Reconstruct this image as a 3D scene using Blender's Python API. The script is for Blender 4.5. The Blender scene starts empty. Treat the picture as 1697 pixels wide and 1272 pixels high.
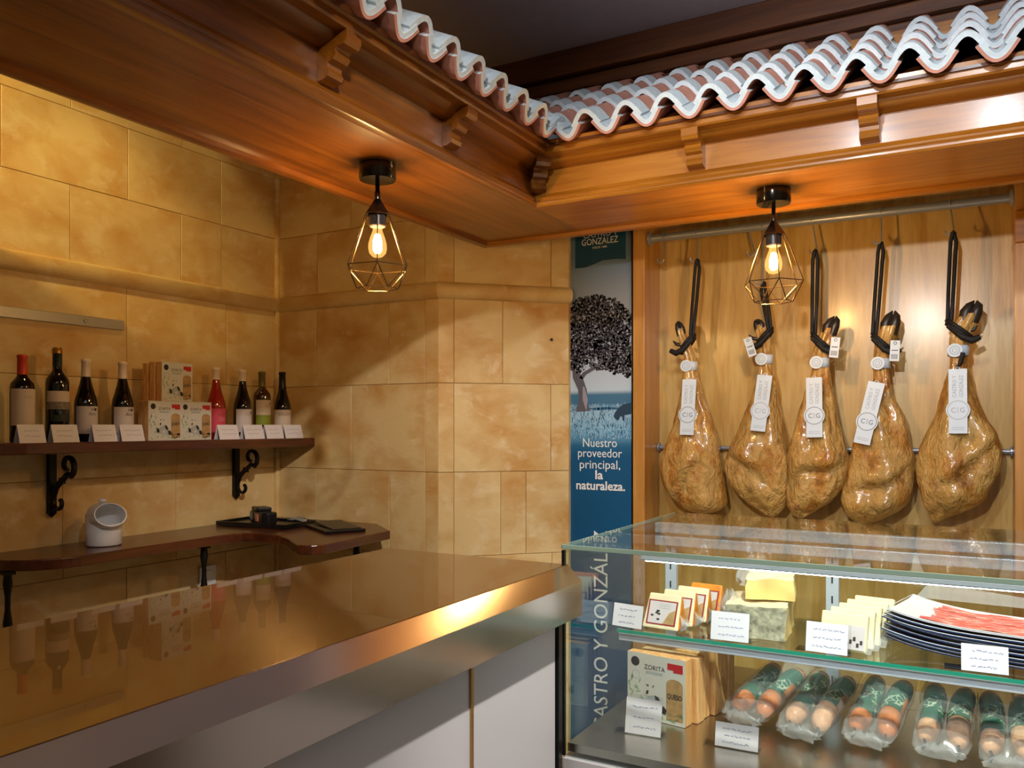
import bpy, math, random
from mathutils import Matrix, Vector, noise
random.seed(7)
PI = math.pi
sc = bpy.context.scene
COL = sc.collection
CZ = 1.5                      # eye height; local heights below are written relative to the eye line

# ------------------------------------------------------------------ camera
cam_d = bpy.data.cameras.new('camera'); cam = bpy.data.objects.new('camera', cam_d); COL.objects.link(cam)
cam.location = (0, 0, CZ)
cam.rotation_euler = (PI/2, 0, math.radians(29.2))
cam_d.sensor_width = 36; cam_d.lens = 36*1380/1697; cam_d.shift_y = 69/1697
cam_d.clip_start = .02
sc.camera = cam

# ------------------------------------------------------------------ world, exposure
w = bpy.data.worlds.new('world'); sc.world = w; w.use_nodes = True
w.node_tree.nodes['Background'].inputs[0].default_value = (1, .85, .65, 1)
w.node_tree.nodes['Background'].inputs[1].default_value = .03
sc.view_settings.view_transform = 'Standard'; sc.view_settings.look = 'None'
sc.view_settings.exposure = 0; sc.view_settings.gamma = 1; sc.view_settings.use_curve_mapping = False

# ------------------------------------------------------------------ ceiling spots and fills of the shop
def light(name, kind, loc, energy, color, target=None, size=.05, cone=60, blend=.3, sx=None, sy=None):
    d = bpy.data.lights.new(name, kind); o = bpy.data.objects.new(name, d); COL.objects.link(o)
    o.location = loc; d.energy = energy; d.color = color
    if kind == 'SPOT':
        d.spot_size = math.radians(cone); d.spot_blend = blend; d.shadow_soft_size = size
    elif kind == 'POINT':
        d.shadow_soft_size = size
    elif kind == 'AREA':
        d.shape = 'RECTANGLE'; d.size = sx; d.size_y = sy
    if target is not None:
        o.rotation_euler = (Vector(target)-Vector(loc)).to_track_quat('-Z', 'Y').to_euler()
    return o
COOL = (.86, .93, 1.0)
NEUT = (1.0, .91, .8)
GOLD = (1.0, .69, .23)
light('ceiling_spot', 'SPOT', (-.48, .41, 2.93), 62, COOL, (-.45, 2.9, 1.9), .035, 66, .6)
light('ceiling_spot', 'SPOT', (.10, .52, 2.93), 74, COOL, (.15, 2.9, 1.9), .035, 76, .6)
light('wash_spot', 'SPOT', (.12, .45, 2.9), 210, (1, .93, .84), (-2.3, 2.9, .8), .03, 40, .9)
light('low_track_spot', 'SPOT', (-.36, -.6, 2.38), 150, NEUT, (-.5, 3.4, 1.7), .03, 34, .5)
light('case_spot', 'SPOT', (.15, 1.2, 2.93), 330, (1.0, .91, .79), (-.42, 2.0, .9), .03, 62, .6)
light('wall_spot', 'SPOT', (-2.3, .9, 2.93), 50, GOLD, (-2.9, 1.6, 2.62), .02, 48, .12)
light('wall_spot', 'SPOT', (-2.3, 1.9, 2.93), 9, GOLD, (-2.9, 2.0, 1.9), .03, 80, .7)  # added wide fill to brighten the rest of the left wall
light('room_fill', 'AREA', (1.2, -1.2, 2.97), 24, (1, .9, .78), (1.2, -1.2, 0), sx=2.4, sy=2.4)

# ------------------------------------------------------------------ materials
def lin(c):
    return tuple((v/255/12.92 if v/255 <= .04045 else ((v/255+.055)/1.055)**2.4) for v in c)+(1,)
def new_mat(name):
    m = bpy.data.materials.new(name); m.use_nodes = True
    return m, m.node_tree, m.node_tree.nodes['Principled BSDF']
def N(nt, t, **kw):
    n = nt.nodes.new(t)
    for k, v in kw.items():
        if k in n.inputs: n.inputs[k].default_value = v
        else: setattr(n, k, v)
    return n
def plain(name, rgb, rough=.5, metal=0, coat=0, spec=.5, noise_amt=.0, nscale=20, bump=0, bscale=60, trans=0, ior=1.45):
    m, nt, b = new_mat(name)
    b.inputs['Base Color'].default_value = lin(rgb); b.inputs['Roughness'].default_value = rough
    b.inputs['Metallic'].default_value = metal; b.inputs['Coat Weight'].default_value = coat
    b.inputs['Specular IOR Level'].default_value = spec; b.inputs['Transmission Weight'].default_value = trans
    b.inputs['IOR'].default_value = ior
    tc = N(nt, 'ShaderNodeTexCoord')
    if noise_amt:
        n = N(nt, 'ShaderNodeTexNoise', Scale=nscale, Detail=4.0)
        nt.links.new(tc.outputs['Object'], n.inputs['Vector'])
        r = N(nt, 'ShaderNodeValToRGB')
        c = lin(rgb); r.color_ramp.elements[0].position = .3; r.color_ramp.elements[1].position = .7
        r.color_ramp.elements[0].color = tuple(v*(1-noise_amt) for v in c[:3])+(1,)
        r.color_ramp.elements[1].color = tuple(min(1, v*(1+noise_amt)) for v in c[:3])+(1,)
        nt.links.new(n.outputs[0], r.inputs[0]); nt.links.new(r.outputs[0], b.inputs['Base Color'])
    if bump:
        n = N(nt, 'ShaderNodeTexNoise', Scale=bscale, Detail=3.0)
        nt.links.new(tc.outputs['Object'], n.inputs['Vector'])
        bp = N(nt, 'ShaderNodeBump', Strength=bump, Distance=.01)
        nt.links.new(n.outputs[0], bp.inputs['Height']); nt.links.new(bp.outputs[0], b.inputs['Normal'])
    return m
def wood(name, dark, mid, light_, axis='X', scale=6, rough=.35, coat=.4, stretch=14, bump=.05):
    m, nt, b = new_mat(name)
    tc = N(nt, 'ShaderNodeTexCoord'); mp = N(nt, 'ShaderNodeMapping'); oi = N(nt, 'ShaderNodeObjectInfo')
    s = {'X': (1/stretch, 1, 1), 'Y': (1, 1/stretch, 1), 'Z': (1, 1, 1/stretch)}[axis]
    mp.inputs['Scale'].default_value = tuple(v*scale for v in s)
    nt.links.new(tc.outputs['Object'], mp.inputs['Vector'])
    rc = N(nt, 'ShaderNodeCombineXYZ'); mu = N(nt, 'ShaderNodeMath', operation='MULTIPLY'); mu.inputs[1].default_value = 7
    nt.links.new(oi.outputs['Random'], mu.inputs[0])
    for i in range(3): nt.links.new(mu.outputs[0], rc.inputs[i])
    nt.links.new(rc.outputs[0], mp.inputs['Location'])
    n = N(nt, 'ShaderNodeTexNoise', Scale=2.0, Detail=7.0, Roughness=.62, Distortion=.9)
    nt.links.new(mp.outputs[0], n.inputs['Vector'])
    wv = N(nt, 'ShaderNodeTexNoise', Scale=9.0, Detail=4.0, Roughness=.6, Distortion=.3)
    nt.links.new(mp.outputs[0], wv.inputs['Vector'])
    mx = N(nt, 'ShaderNodeMath', operation='MULTIPLY_ADD'); mx.inputs[1].default_value = .35
    nt.links.new(wv.outputs[0], mx.inputs[0])
    m2 = N(nt, 'ShaderNodeMath', operation='MULTIPLY'); m2.inputs[1].default_value = .65
    nt.links.new(n.outputs[0], m2.inputs[0]); nt.links.new(m2.outputs[0], mx.inputs[2])
    r = N(nt, 'ShaderNodeValToRGB'); e = r.color_ramp.elements
    e[0].position = .34; e[0].color = lin(dark); e[1].position = .66; e[1].color = lin(light_)
    k = e.new(.5); k.color = lin(mid)
    nt.links.new(mx.outputs[0], r.inputs[0]); nt.links.new(r.outputs[0], b.inputs['Base Color'])
    b.inputs['Roughness'].default_value = rough; b.inputs['Coat Weight'].default_value = coat
    b.inputs['Coat Roughness'].default_value = .18
    bp = N(nt, 'ShaderNodeBump', Strength=bump, Distance=.01)
    nt.links.new(wv.outputs[0], bp.inputs['Height']); nt.links.new(bp.outputs[0], b.inputs['Normal'])
    return m
def stone_mat(name, base, ochre, pale):
    m, nt, b = new_mat(name)
    tc = N(nt, 'ShaderNodeTexCoord'); oi = N(nt, 'ShaderNodeObjectInfo')
    mp = N(nt, 'ShaderNodeMapping'); mp.inputs['Scale'].default_value = (1, 1, 1.5)
    rc = N(nt, 'ShaderNodeCombineXYZ'); mu = N(nt, 'ShaderNodeMath', operation='MULTIPLY'); mu.inputs[1].default_value = 11
    nt.links.new(oi.outputs['Random'], mu.inputs[0])
    for i in range(3): nt.links.new(mu.outputs[0], rc.inputs[i])
    nt.links.new(rc.outputs[0], mp.inputs['Location']); nt.links.new(tc.outputs['Object'], mp.inputs['Vector'])
    n1 = N(nt, 'ShaderNodeTexNoise', Scale=4.2, Detail=5.0, Roughness=.55, Distortion=.25)
    n2 = N(nt, 'ShaderNodeTexNoise', Scale=8.0, Detail=6.0, Roughness=.6, Distortion=.4)
    n3 = N(nt, 'ShaderNodeTexNoise', Scale=70.0, Detail=4.0)
    for n in (n1, n2, n3): nt.links.new(mp.outputs[0], n.inputs['Vector'])
    r1 = N(nt, 'ShaderNodeValToRGB'); e = r1.color_ramp.elements
    e[0].position = .42; e[0].color = (0, 0, 0, 1); e[1].position = .72; e[1].color = (1, 1, 1, 1)
    nt.links.new(n1.outputs[0], r1.inputs[0])
    r2 = N(nt, 'ShaderNodeValToRGB'); e = r2.color_ramp.elements
    e[0].position = .55; e[0].color = (0, 0, 0, 1); e[1].position = .75; e[1].color = (.75, .75, .75, 1)
    nt.links.new(n2.outputs[0], r2.inputs[0])
    a = N(nt, 'ShaderNodeMix', data_type='RGBA'); a.inputs[6].default_value = lin(base); a.inputs[7].default_value = lin(ochre)
    nt.links.new(r1.outputs[0], a.inputs[0])
    c = N(nt, 'ShaderNodeMix', data_type='RGBA'); c.inputs[7].default_value = lin(pale)
    nt.links.new(r2.outputs[0], c.inputs[0]); nt.links.new(a.outputs[2], c.inputs[6])
    nt.links.new(c.outputs[2], b.inputs['Base Color'])
    b.inputs['Roughness'].default_value = .5; b.inputs['Specular IOR Level'].default_value = .35
    ad = N(nt, 'ShaderNodeMath', operation='MULTIPLY_ADD'); ad.inputs[1].default_value = .25
    nt.links.new(n3.outputs[0], ad.inputs[0]); nt.links.new(n2.outputs[0], ad.inputs[2])
    bp = N(nt, 'ShaderNodeBump', Strength=.22, Distance=.012)
    nt.links.new(ad.outputs[0], bp.inputs['Height']); nt.links.new(bp.outputs[0], b.inputs['Normal'])
    return m
def thin_glass(name, tint=(.93, .98, .97), rough=.02, f0=.04, boost=1.0):
    m = bpy.data.materials.new(name); m.use_nodes = True; nt = m.node_tree; nt.nodes.clear()
    out = N(nt, 'ShaderNodeOutputMaterial'); mix = N(nt, 'ShaderNodeMixShader')
    tr = N(nt, 'ShaderNodeBsdfTransparent'); tr.inputs[0].default_value = tint+(1,)
    gl = N(nt, 'ShaderNodeBsdfGlossy'); gl.inputs['Roughness'].default_value = rough
    fr = N(nt, 'ShaderNodeFresnel'); fr.inputs['IOR'].default_value = 1.5
    ge = N(nt, 'ShaderNodeNewGeometry'); ir = N(nt, 'ShaderNodeMapRange'); ir.inputs['To Min'].default_value = 1.5; ir.inputs['To Max'].default_value = 1/1.5
    nt.links.new(ge.outputs['Backfacing'], ir.inputs['Value']); nt.links.new(ir.outputs[0], fr.inputs['IOR'])
    mu = N(nt, 'ShaderNodeMath', operation='MULTIPLY'); mu.inputs[1].default_value = boost; mu.use_clamp = True
    nt.links.new(fr.outputs[0], mu.inputs[0]); nt.links.new(mu.outputs[0], mix.inputs[0])
    nt.links.new(tr.outputs[0], mix.inputs[1]); nt.links.new(gl.outputs[0], mix.inputs[2])
    nt.links.new(mix.outputs[0], out.inputs[0])
    return m
def film_mat(name, tint=(.95, .95, .95), white=.12):
    m = bpy.data.materials.new(name); m.use_nodes = True; nt = m.node_tree; nt.nodes.clear()
    out = N(nt, 'ShaderNodeOutputMaterial'); mix = N(nt, 'ShaderNodeMixShader')
    tr = N(nt, 'ShaderNodeBsdfTransparent'); tr.inputs[0].default_value = tint+(1,)
    pb = N(nt, 'ShaderNodeBsdfPrincipled'); pb.inputs['Base Color'].default_value = (.9, .9, .9, 1); pb.inputs['Roughness'].default_value = .12
    mix.inputs[0].default_value = white
    nt.links.new(tr.outputs[0], mix.inputs[1]); nt.links.new(pb.outputs[0], mix.inputs[2])
    nt.links.new(mix.outputs[0], out.inputs[0])
    return m
def emit(name, rgb, strength):
    m, nt, b = new_mat(name)
    b.inputs['Base Color'].default_value = (.8, .8, .8, 1)
    b.inputs['Emission Color'].default_value = rgb+(1,); b.inputs['Emission Strength'].default_value = strength
    return m

STONE = stone_mat('limestone', (222, 196, 142), (200, 150, 82), (234, 218, 180))
JOINT = plain('stone_joint', (170, 130, 78), .9, noise_amt=.15)
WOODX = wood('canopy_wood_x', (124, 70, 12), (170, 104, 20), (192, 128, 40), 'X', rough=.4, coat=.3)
WOODY = wood('canopy_wood_y_shaded', (84, 43, 8), (128, 72, 13), (156, 94, 25), 'Y', rough=.32, coat=.4)  # darker copy of the canopy wood, left branch's shade put into the colour
WOODD = wood('dark_cornice_wood', (66, 34, 14), (92, 50, 22), (116, 66, 30), 'X', rough=.35)
NICHE = wood('niche_board_wood', (172, 130, 62), (198, 160, 90), (214, 184, 120), 'Z', scale=5, rough=.3, coat=.35, stretch=9)
POSTW = wood('niche_post_wood', (166, 110, 48), (190, 134, 64), (206, 154, 84), 'Z', scale=6, rough=.35)
SHELFY = wood('shelf_wood', (48, 22, 10), (80, 38, 18), (106, 56, 28), 'Y', rough=.28, coat=.35)
STEEL = None
def steel(name, rgb, rough, axis='Y', coat=0):
    m, nt, b = new_mat(name)
    b.inputs['Base Color'].default_value = lin(rgb); b.inputs['Metallic'].default_value = 1
    b.inputs['Roughness'].default_value = rough; b.inputs['Anisotropic'].default_value = .85 if axis == 'Y' else 0
    tg = N(nt, 'ShaderNodeCombineXYZ'); tg.inputs['X' if axis == 'Y' else 'Y'].default_value = 1
    if axis == 'Y': nt.links.new(tg.outputs[0], b.inputs['Tangent'])
    b.inputs['Coat Weight'].default_value = coat; b.inputs['Coat Roughness'].default_value = .02
    return m
TOPSTEEL = steel('brushed_worktop_steel', (152, 136, 114), .27, 'Y', .7)
EDGESTEEL = steel('brushed_edge_steel', (206, 194, 184), .19, 'Z')
RAILSTEEL = plain('rail_steel', (158, 162, 170), .36, .45)
GREYALU = plain('grey_aluminium', (200, 208, 222), .4, .3)
STRIP = plain('strip_steel', (176, 172, 162), .35, .5)
PANEL = plain('pale_counter_panel', (196, 196, 204), .42, .15, bump=.02)
BRASS = plain('brass_strip', (190, 150, 96), .3, .9)
BLACKM = plain('black_iron', (18, 15, 14), .45, .3)
BLACKP = plain('black_plastic', (16, 16, 18), .3)
BLACKG = plain('gloss_black_lamp', (14, 12, 11), .18, 0, .5)
CAGE = plain('bronze_wire', (112, 90, 62), .3, .9)
CERAM = plain('white_ceramic', (236, 238, 244), .12, 0, .4)
PLASTER = plain('cream_plaster', (206, 190, 160), .8, noise_amt=.06)
CEILM = plain('grey_ceiling_paint', (186, 182, 192), .8, noise_amt=.04)
FLOORM = plain('floor_tiles', (120, 104, 86), .35, noise_amt=.2, nscale=8)
TERRA = plain('terracotta', (208, 146, 126), .75, noise_amt=.15, nscale=30, bump=.15)
LIME = plain('white_lime_paint', (218, 230, 236), .7, noise_amt=.1, nscale=60, bump=.25)
CARD = plain('white_card', (222, 218, 226), .6)
INK = plain('blue_ink', (104, 112, 164), .7)
INKD = plain('dark_print', (52, 48, 48), .6)
GLASS = thin_glass('clear_glass', (.95, .99, .98))
ACRYL = thin_glass('clear_acrylic', (.97, .98, .98))
FILM = film_mat('clear_wrap_film', white=.24)
FILM2 = film_mat('clear_pouch_film', white=.13)
GEDGE = plain('green_glass_edge', (40, 140, 116), .12, 0, .5)
GEDGE2 = plain('grey_green_glass_edge', (122, 146, 134), .15, 0, .5)
SOIL = plain('bottle_red_wine', (10, 8, 10), .06, 0, .6)
LED = emit('led_bar', (.96, .98, 1.0), 34)

# ------------------------------------------------------------------ mesh helpers
class MB:
    def __init__(s): s.v = []; s.f = []; s.m = []
    def add(s, v, f, mi=0, M=None):
        o = len(s.v)
        for p in v:
            p = Vector(p)
            s.v.append(tuple(M @ p) if M is not None else tuple(p))
        for q in f: s.f.append(tuple(i+o for i in q)); s.m.append(mi)
        return s
    def box(s, c, d, mi=0, M=None):
        x, y, z = c; a, b, h = d[0]/2, d[1]/2, d[2]/2
        v = [(x+i*a, y+j*b, z+k*h) for k in (-1, 1) for j in (-1, 1) for i in (-1, 1)]
        return s.add(v, [(0, 2, 3, 1), (4, 5, 7, 6), (0, 1, 5, 4), (2, 6, 7, 3), (0, 4, 6, 2), (1, 3, 7, 5)], mi, M)
    def prism(s, out, z0, z1, mi=0, M=None, mi_side=None):
        n = len(out)
        v = [(x, y, z0) for x, y in out]+[(x, y, z1) for x, y in out]
        s.add(v, [tuple(range(n-1, -1, -1)), tuple(range(n, 2*n))], mi, M)
        o = len(s.v)-2*n
        for i in range(n):
            j = (i+1) % n
            s.f.append((o+i, o+j, o+n+j, o+n+i)); s.m.append(mi if mi_side is None else mi_side)
        return s
    def lathe(s, prof, n=24, mi=0, M=None, a0=0, a1=2*PI):
        full = abs(a1-a0-2*PI) < 1e-6
        k = n if full else n+1
        v = []
        for r, z in prof:
            for i in range(k):
                t = a0+(a1-a0)*i/n
                v.append((r*math.cos(t), r*math.sin(t), z))
        f = []
        for p in range(len(prof)-1):
            for i in range(n):
                j = (i+1) % k if full else i+1
                f.append((p*k+i, p*k+j, (p+1)*k+j, (p+1)*k+i))
        return s.add(v, f, mi, M)
    def tube(s, pts, r, n=8, closed=False, mi=0, M=None, flat=1.0):
        pts = [Vector(p) for p in pts]; L = len(pts)
        rs = r if isinstance(r, (list, tuple)) else [r]*L
        v = []; up = None
        for i, p in enumerate(pts):
            if closed: t = pts[(i+1) % L]-pts[i-1]
            else: t = pts[min(i+1, L-1)]-pts[max(i-1, 0)]
            t.normalize()
            if up is None:
                up = Vector((0, 0, 1)) if abs(t.z) < .9 else Vector((0, 1, 0))
            a = t.cross(up)
            if a.length < 1e-4: a = t.cross(Vector((1, .3, .2)))
            a.normalize(); b = a.cross(t); up = b
            for k in range(n):
                q = 2*PI*k/n
                v.append(p+a*(rs[i]*math.cos(q))+b*(rs[i]*flat*math.sin(q)))
        f = []
        for i in range(L if closed else L-1):
            j = (i+1) % L
            for k in range(n):
                f.append((i*n+k, i*n+(k+1) % n, j*n+(k+1) % n, j*n+k))
        if not closed:
            f.append(tuple(range(n-1, -1, -1))); f.append(tuple((L-1)*n+k for k in range(n)))
        return s.add(v, f, mi, M)
    def sweep(s, A, B, mi=0):            # two matching closed outlines joined into a bar
        n = len(A)
        s.add(list(A)+list(B), [tuple(range(n-1, -1, -1)), tuple(range(n, 2*n))]+[(i, (i+1) % n, n+(i+1) % n, n+i) for i in range(n)], mi)
        return s
    def mesh(s, name, mats, smooth=None):
        me = bpy.data.meshes.new(name); me.from_pydata(s.v, [], s.f)
        for m in (mats if isinstance(mats, (list, tuple)) else [mats]): me.materials.append(m)
        me.polygons.foreach_set('material_index', s.m)
        import bmesh
        bm = bmesh.new(); bm.from_mesh(me); bmesh.ops.recalc_face_normals(bm, faces=bm.faces); bm.to_mesh(me); bm.free()
        if smooth is not None:
            me.polygons.foreach_set('use_smooth', [True]*len(me.polygons))
            me.set_sharp_from_angle(angle=math.radians(smooth))
        me.update(); return me
def obj(name, mb, mats, parent=None, loc=(0, 0, 0), rot=(0, 0, 0), smooth=None, bevel=0, me=None):
    me = me or mb.mesh(name, mats, smooth)
    o = bpy.data.objects.new(name, me); COL.objects.link(o)
    o.location = loc; o.rotation_euler = rot; o.parent = parent
    if bevel:
        b = o.modifiers.new('bevel', 'BEVEL'); b.width = bevel; b.segments = 2; b.limit_method = 'ANGLE'
    return o
def tag(o, label, cat, group=None):
    o['label'] = label; o['category'] = cat
    if group: o['group'] = group
    return o
def thing(name, label, cat, loc=(0, 0, 0), rotz=0, group=None):
    o = bpy.data.objects.new(name, None); COL.objects.link(o); o.empty_display_size = .05
    o.location = loc; o.rotation_euler = (0, 0, rotz)
    return tag(o, label, cat, group)
def struct(o): o['kind'] = 'structure'; return o
def copy_tree(o, parent=None):
    c = o.copy(); COL.objects.link(c); c.parent = parent
    for ch in list(o.children): copy_tree(ch, c)
    return c
TXT = {}
def text_verts(body, size, offset=0.0):
    cu = bpy.data.curves.new('txt', 'FONT'); cu.body = body; cu.size = size; cu.align_x = 'CENTER'; cu.align_y = 'CENTER'
    cu.offset = offset; cu.resolution_u = 3
    o = bpy.data.objects.new('txt', cu); COL.objects.link(o)
    dg = bpy.context.evaluated_depsgraph_get(); dg.update()
    me = bpy.data.meshes.new_from_object(o.evaluated_get(dg))
    v = [tuple(p.co) for p in me.vertices]; f = [tuple(p.vertices) for p in me.polygons]
    bpy.data.objects.remove(o); bpy.data.curves.remove(cu); bpy.data.meshes.remove(me)
    return v, f
def add_text(mb, body, size, M, mi=0, width=None, offset=0.0, bend=None):
    key = (body, size, offset)
    if key not in TXT: TXT[key] = text_verts(body, size, offset)
    v, f = TXT[key]
    if not v: return
    xs = [p[0] for p in v]; cx = (min(xs)+max(xs))/2; k = 1 if width is None else width/max(1e-6, max(xs)-min(xs))
    v = [((p[0]-cx)*k, p[1], 0) for p in v]
    if bend: v = [bend(p[0], p[1]) for p in v]
    mb.add(v, f, mi, M)
def face_to(right, up, origin):          # local x -> right, y -> up
    r = Vector(right).normalized(); u = Vector(up).normalized(); n = r.cross(u)
    return Matrix(((r.x, u.x, n.x, origin[0]), (r.y, u.y, n.y, origin[1]), (r.z, u.z, n.z, origin[2]), (0, 0, 0, 1)))
def disc(mb, c, r, mi=0, n=20, ry=None, M=None, z=0):
    mb.add([(c[0]+r*math.cos(2*PI*i/n), c[1]+(ry or r)*math.sin(2*PI*i/n), z) for i in range(n)], [tuple(range(n))], mi, M)
def ringd(mb, c, r0, r1, mi=0, n=28, M=None, z=0):
    v = [(c[0]+r*math.cos(2*PI*i/n), c[1]+r*math.sin(2*PI*i/n), z) for r in (r0, r1) for i in range(n)]
    mb.add(v, [(i, (i+1) % n, n+(i+1) % n, n+i) for i in range(n)], mi, M)
def rect(mb, x0, y0, x1, y1, mi=0, M=None, z=0):
    mb.add([(x0, y0, z), (x1, y0, z), (x1, y1, z), (x0, y1, z)], [(0, 1, 2, 3)], mi, M)

# ================================================================== THE ROOM
XA, YB = -2.9, 2.905
BX = -1.979
L45 = .583; U = math.sqrt(.5)
CE = (BX+L45*U, YB+L45*U)
TOPZ = 3.0
struct(obj('floor', MB().box((.0, .1, -.05), (6.4, 7.4, .1)), FLOORM))
struct(obj('ceiling', MB().box((.0, .1, TOPZ+.05), (6.4, 7.4, .1)), CEILM))
struct(obj('wall_right', MB().box((3.05, .1, 1.5), (.1, 7.4, 3.0)), PLASTER))
struct(obj('wall_front', MB().box((.05, -3.55, 1.5), (5.9, .1, 3.0)), PLASTER))
struct(obj('wall_left_beyond', MB().box((XA-.05, -2.25, 1.5), (.1, 2.5, 3.0)), PLASTER))
struct(obj('wall_beyond', MB().box((1.62, 3.36, 1.5), (2.75, .08, 3.0)), PLASTER))

def stone_wall(name, org, du, nrm, length, rows, back=.1):
    """wall slab with every stone block of it a child; u runs along du, rows are (z0, z1, joints)"""
    du = Vector(du); nrm = Vector(nrm)
    org = Vector(org)
    def P(u, d, z): q = org+du*u+nrm*d; return (q.x, q.y, z)
    b = MB()
    v = [P(u, d, z) for z in (0, TOPZ) for u, d in ((0, -back), (length, -back), (length, -.006), (0, -.006))]
    b.add(v, [(0, 3, 2, 1), (4, 5, 6, 7), (0, 1, 5, 4), (1, 2, 6, 5), (2, 3, 7, 6), (3, 0, 4, 7)])
    wall = struct(obj(name, b, JOINT))
    g = .0009
    for z0, z1, js in rows:
        us = [0]+[j for j in js if 0 < j < length]+[length]
        for a, c in zip(us[:-1], us[1:]):
            pr = random.uniform(-.0012, .0012)
            m = MB(); e = .0018; A = a+(g if a > 0 else 0); C = c-(g if c < length else 0); Z0 = z0+g; Z1 = z1-g
            ou = [(A, Z0), (C, Z0), (C, Z1), (A, Z1)]; inn = [(A+e, Z0+e), (C-e, Z0+e), (C-e, Z1-e), (A+e, Z1-e)]
            v = [P(u, -.008, z) for u, z in ou]+[P(u, pr-.0016, z) for u, z in ou]+[P(u, pr, z) for u, z in inn]
            f = [(0, 1, 5, 4), (1, 2, 6, 5), (2, 3, 7, 6), (3, 0, 4, 7), (4, 5, 9, 8), (5, 6, 10, 9), (6, 7, 11, 10), (7, 4, 8, 11), (8, 9, 10, 11)]
            m.add(v, f)
            obj('stone', m, STONE, wall)
    return wall
H = CZ
Y0 = -1.0
def js(first, step, lo, hi):
    out = []; u = first
    while u > lo: u -= step
    while u < hi:
        if u > lo: out.append(round(u-Y0, 3))
        u += step
    return out
rowsA = [(0, H-.93, js(1.845, .49, Y0, 2.6)+[2.6-Y0]), (H-.93, H-.555, js(2.105, .49, Y0, 2.9)),
         (H-.555, H-.197, js(1.845, .49, Y0, 2.75)), (H-.197, H+.18, js(2.338, .49, Y0, 2.75)),
         (H+.18, H+.57, js(2.105, .495, Y0, 2.75)), (H+.57, H+.882, js(1.872, .487, Y0, 2.5)+[2.57-Y0]),
         (H+.882, H+1.162, js(2.11, .485, Y0, 2.4)+[2.57-Y0]), (H+1.162, TOPZ, js(1.876, .484, Y0, 2.8))]
stone_wall('wall_left', (XA, Y0, 0), (0, 1, 0), (1, 0, 0), YB-Y0, rowsA)
lb = BX-XA
def bj(*x): return [v-XA for v in x]+[-2.047-XA]
rowsB = [(0, H-.93, bj(-2.5)), (H-.93, H-.555, bj(-2.655, -2.222)), (H-.555, H-.197, bj(-2.655, -2.235)),
         (H-.197, H+.18, bj(-2.448)), (H+.18, H+.57, bj(-2.655, -2.239)),
         (H+.57, H+.882, bj(-2.65, -2.28)), (H+.882, H+1.162, bj(-2.45)), (H+1.162, TOPZ, bj(-2.6))]
stone_wall('wall_back', (XA, YB, 0), (1, 0, 0), (0, -1, 0), lb, rowsB)
rowsC = [(0, H-.93, [.067, .3]), (H-.93, H-.555, [.067, .2, .505]), (H-.555, H-.197, [.067, .273, .386]),
         (H-.197, H+.18, [.067, .499]), (H+.18, H+.57, [.067, .281]), (H+.57, H+.882, [.067, .5]),
         (H+.882, H+1.162, [.067, .28]), (H+1.162, TOPZ, [.067, .4])]
stone_wall('wall_angled', (BX, YB, 0), (U, U, 0), (U, -U, 0), L45, rowsC)
# return of the angled wall beside the banner
struct(obj('wall_return', MB().prism([(CE[0]-.11, CE[1]+.002), (CE[0]-.002, CE[1]+.002), (CE[0]-.002, CE[1]+.24), (CE[0]-.11, CE[1]+.24)], 0, TOPZ), STONE))
# half round string course along the stone walls
def half_round(r=.03, ry=.036, n=10):
    return [(r*math.sin(PI*i/n), ry*math.cos(PI*i/n)) for i in range(n+1)]
def string_course(name, p0, p1, n0, n1, z):
    pr = half_round()
    A = [(p0[0]+n0[0]*d, p0[1]+n0[1]*d, z+h) for d, h in pr]; B = [(p1[0]+n1[0]*d, p1[1]+n1[1]*d, z+h) for d, h in pr]
    return struct(obj(name, MB().sweep(A, B), STONE, smooth=50))
t = math.tan(PI/8)
ZM = H+.57
string_course('trim_1', (XA, Y0), (XA, YB), (1, 0), (1, -1), ZM)
string_course('trim_2', (XA, YB), (BX, YB), (1, -1), (t, -1), ZM)
string_course('trim_3', (BX, YB), CE, (t, -1), (U+.25*U, -U+.25*U), ZM)
# rolled strip in the inner corner
struct(obj('trim_4', MB().tube([(XA+.006, YB-.006, 0), (XA+.006, YB-.006, TOPZ)], .014, 10), STONE, smooth=60))
# tiny fixing hole with a screw in the angled wall
sx = .5
p = (BX+U*sx+U*.004, YB+U*sx-U*.004)
tag(obj('wall_screw', MB().lathe([(0, 0), (.006, 0), (.006, .006), (0, .007)], 10), BLACKM, None, (p[0], p[1], H+.375), (0, PI/2, -PI/4)), 'tiny dark screw in the angled stone wall', 'screw')

# wall above the niche with dark wooden cornice
up = struct(obj('wall_upper', MB().box((.6, 3.10, H+1.15), (4.78, .08, .7)), WOODD))
for k, (y, z, a, b) in enumerate([(3.03, H+1.45, .06, .1), (3.045, H+1.37, .03, .05), (3.035, H+1.31, .05, .03)]):
    obj('cornice_board', MB().box((.6, y, z), (4.78, a, b)), WOODD, up, bevel=.006)

# niche behind the hams
NB = 3.5
ni = struct(obj('wall_niche', MB().box((-.55, NB+.03, 1.35), (1.55, .06, 2.7)), NICHE))
obj('side_panel', MB().box((-1.241, 3.405, 1.35), (.052, .19, 2.7)), POSTW, ni, bevel=.003)
obj('side_panel', MB().box((.186, 3.405, 1.35), (.15, .19, 2.7)), POSTW, ni, bevel=.003)
obj('capital_block', MB().box((.19, 3.395, H+.675), (.162, .2, .11)), WOODX, ni, bevel=.004)
obj('niche_light_block', MB().box((-.55, 3.4, H+1.03), (1.55, .2, .04)), NICHE, ni)  # unseen lid added to block light from above
struct(obj('wall_banner_recess', MB().box((-1.43, 3.56, 1.5), (.4, .06, 3.0)), PLASTER))

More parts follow.
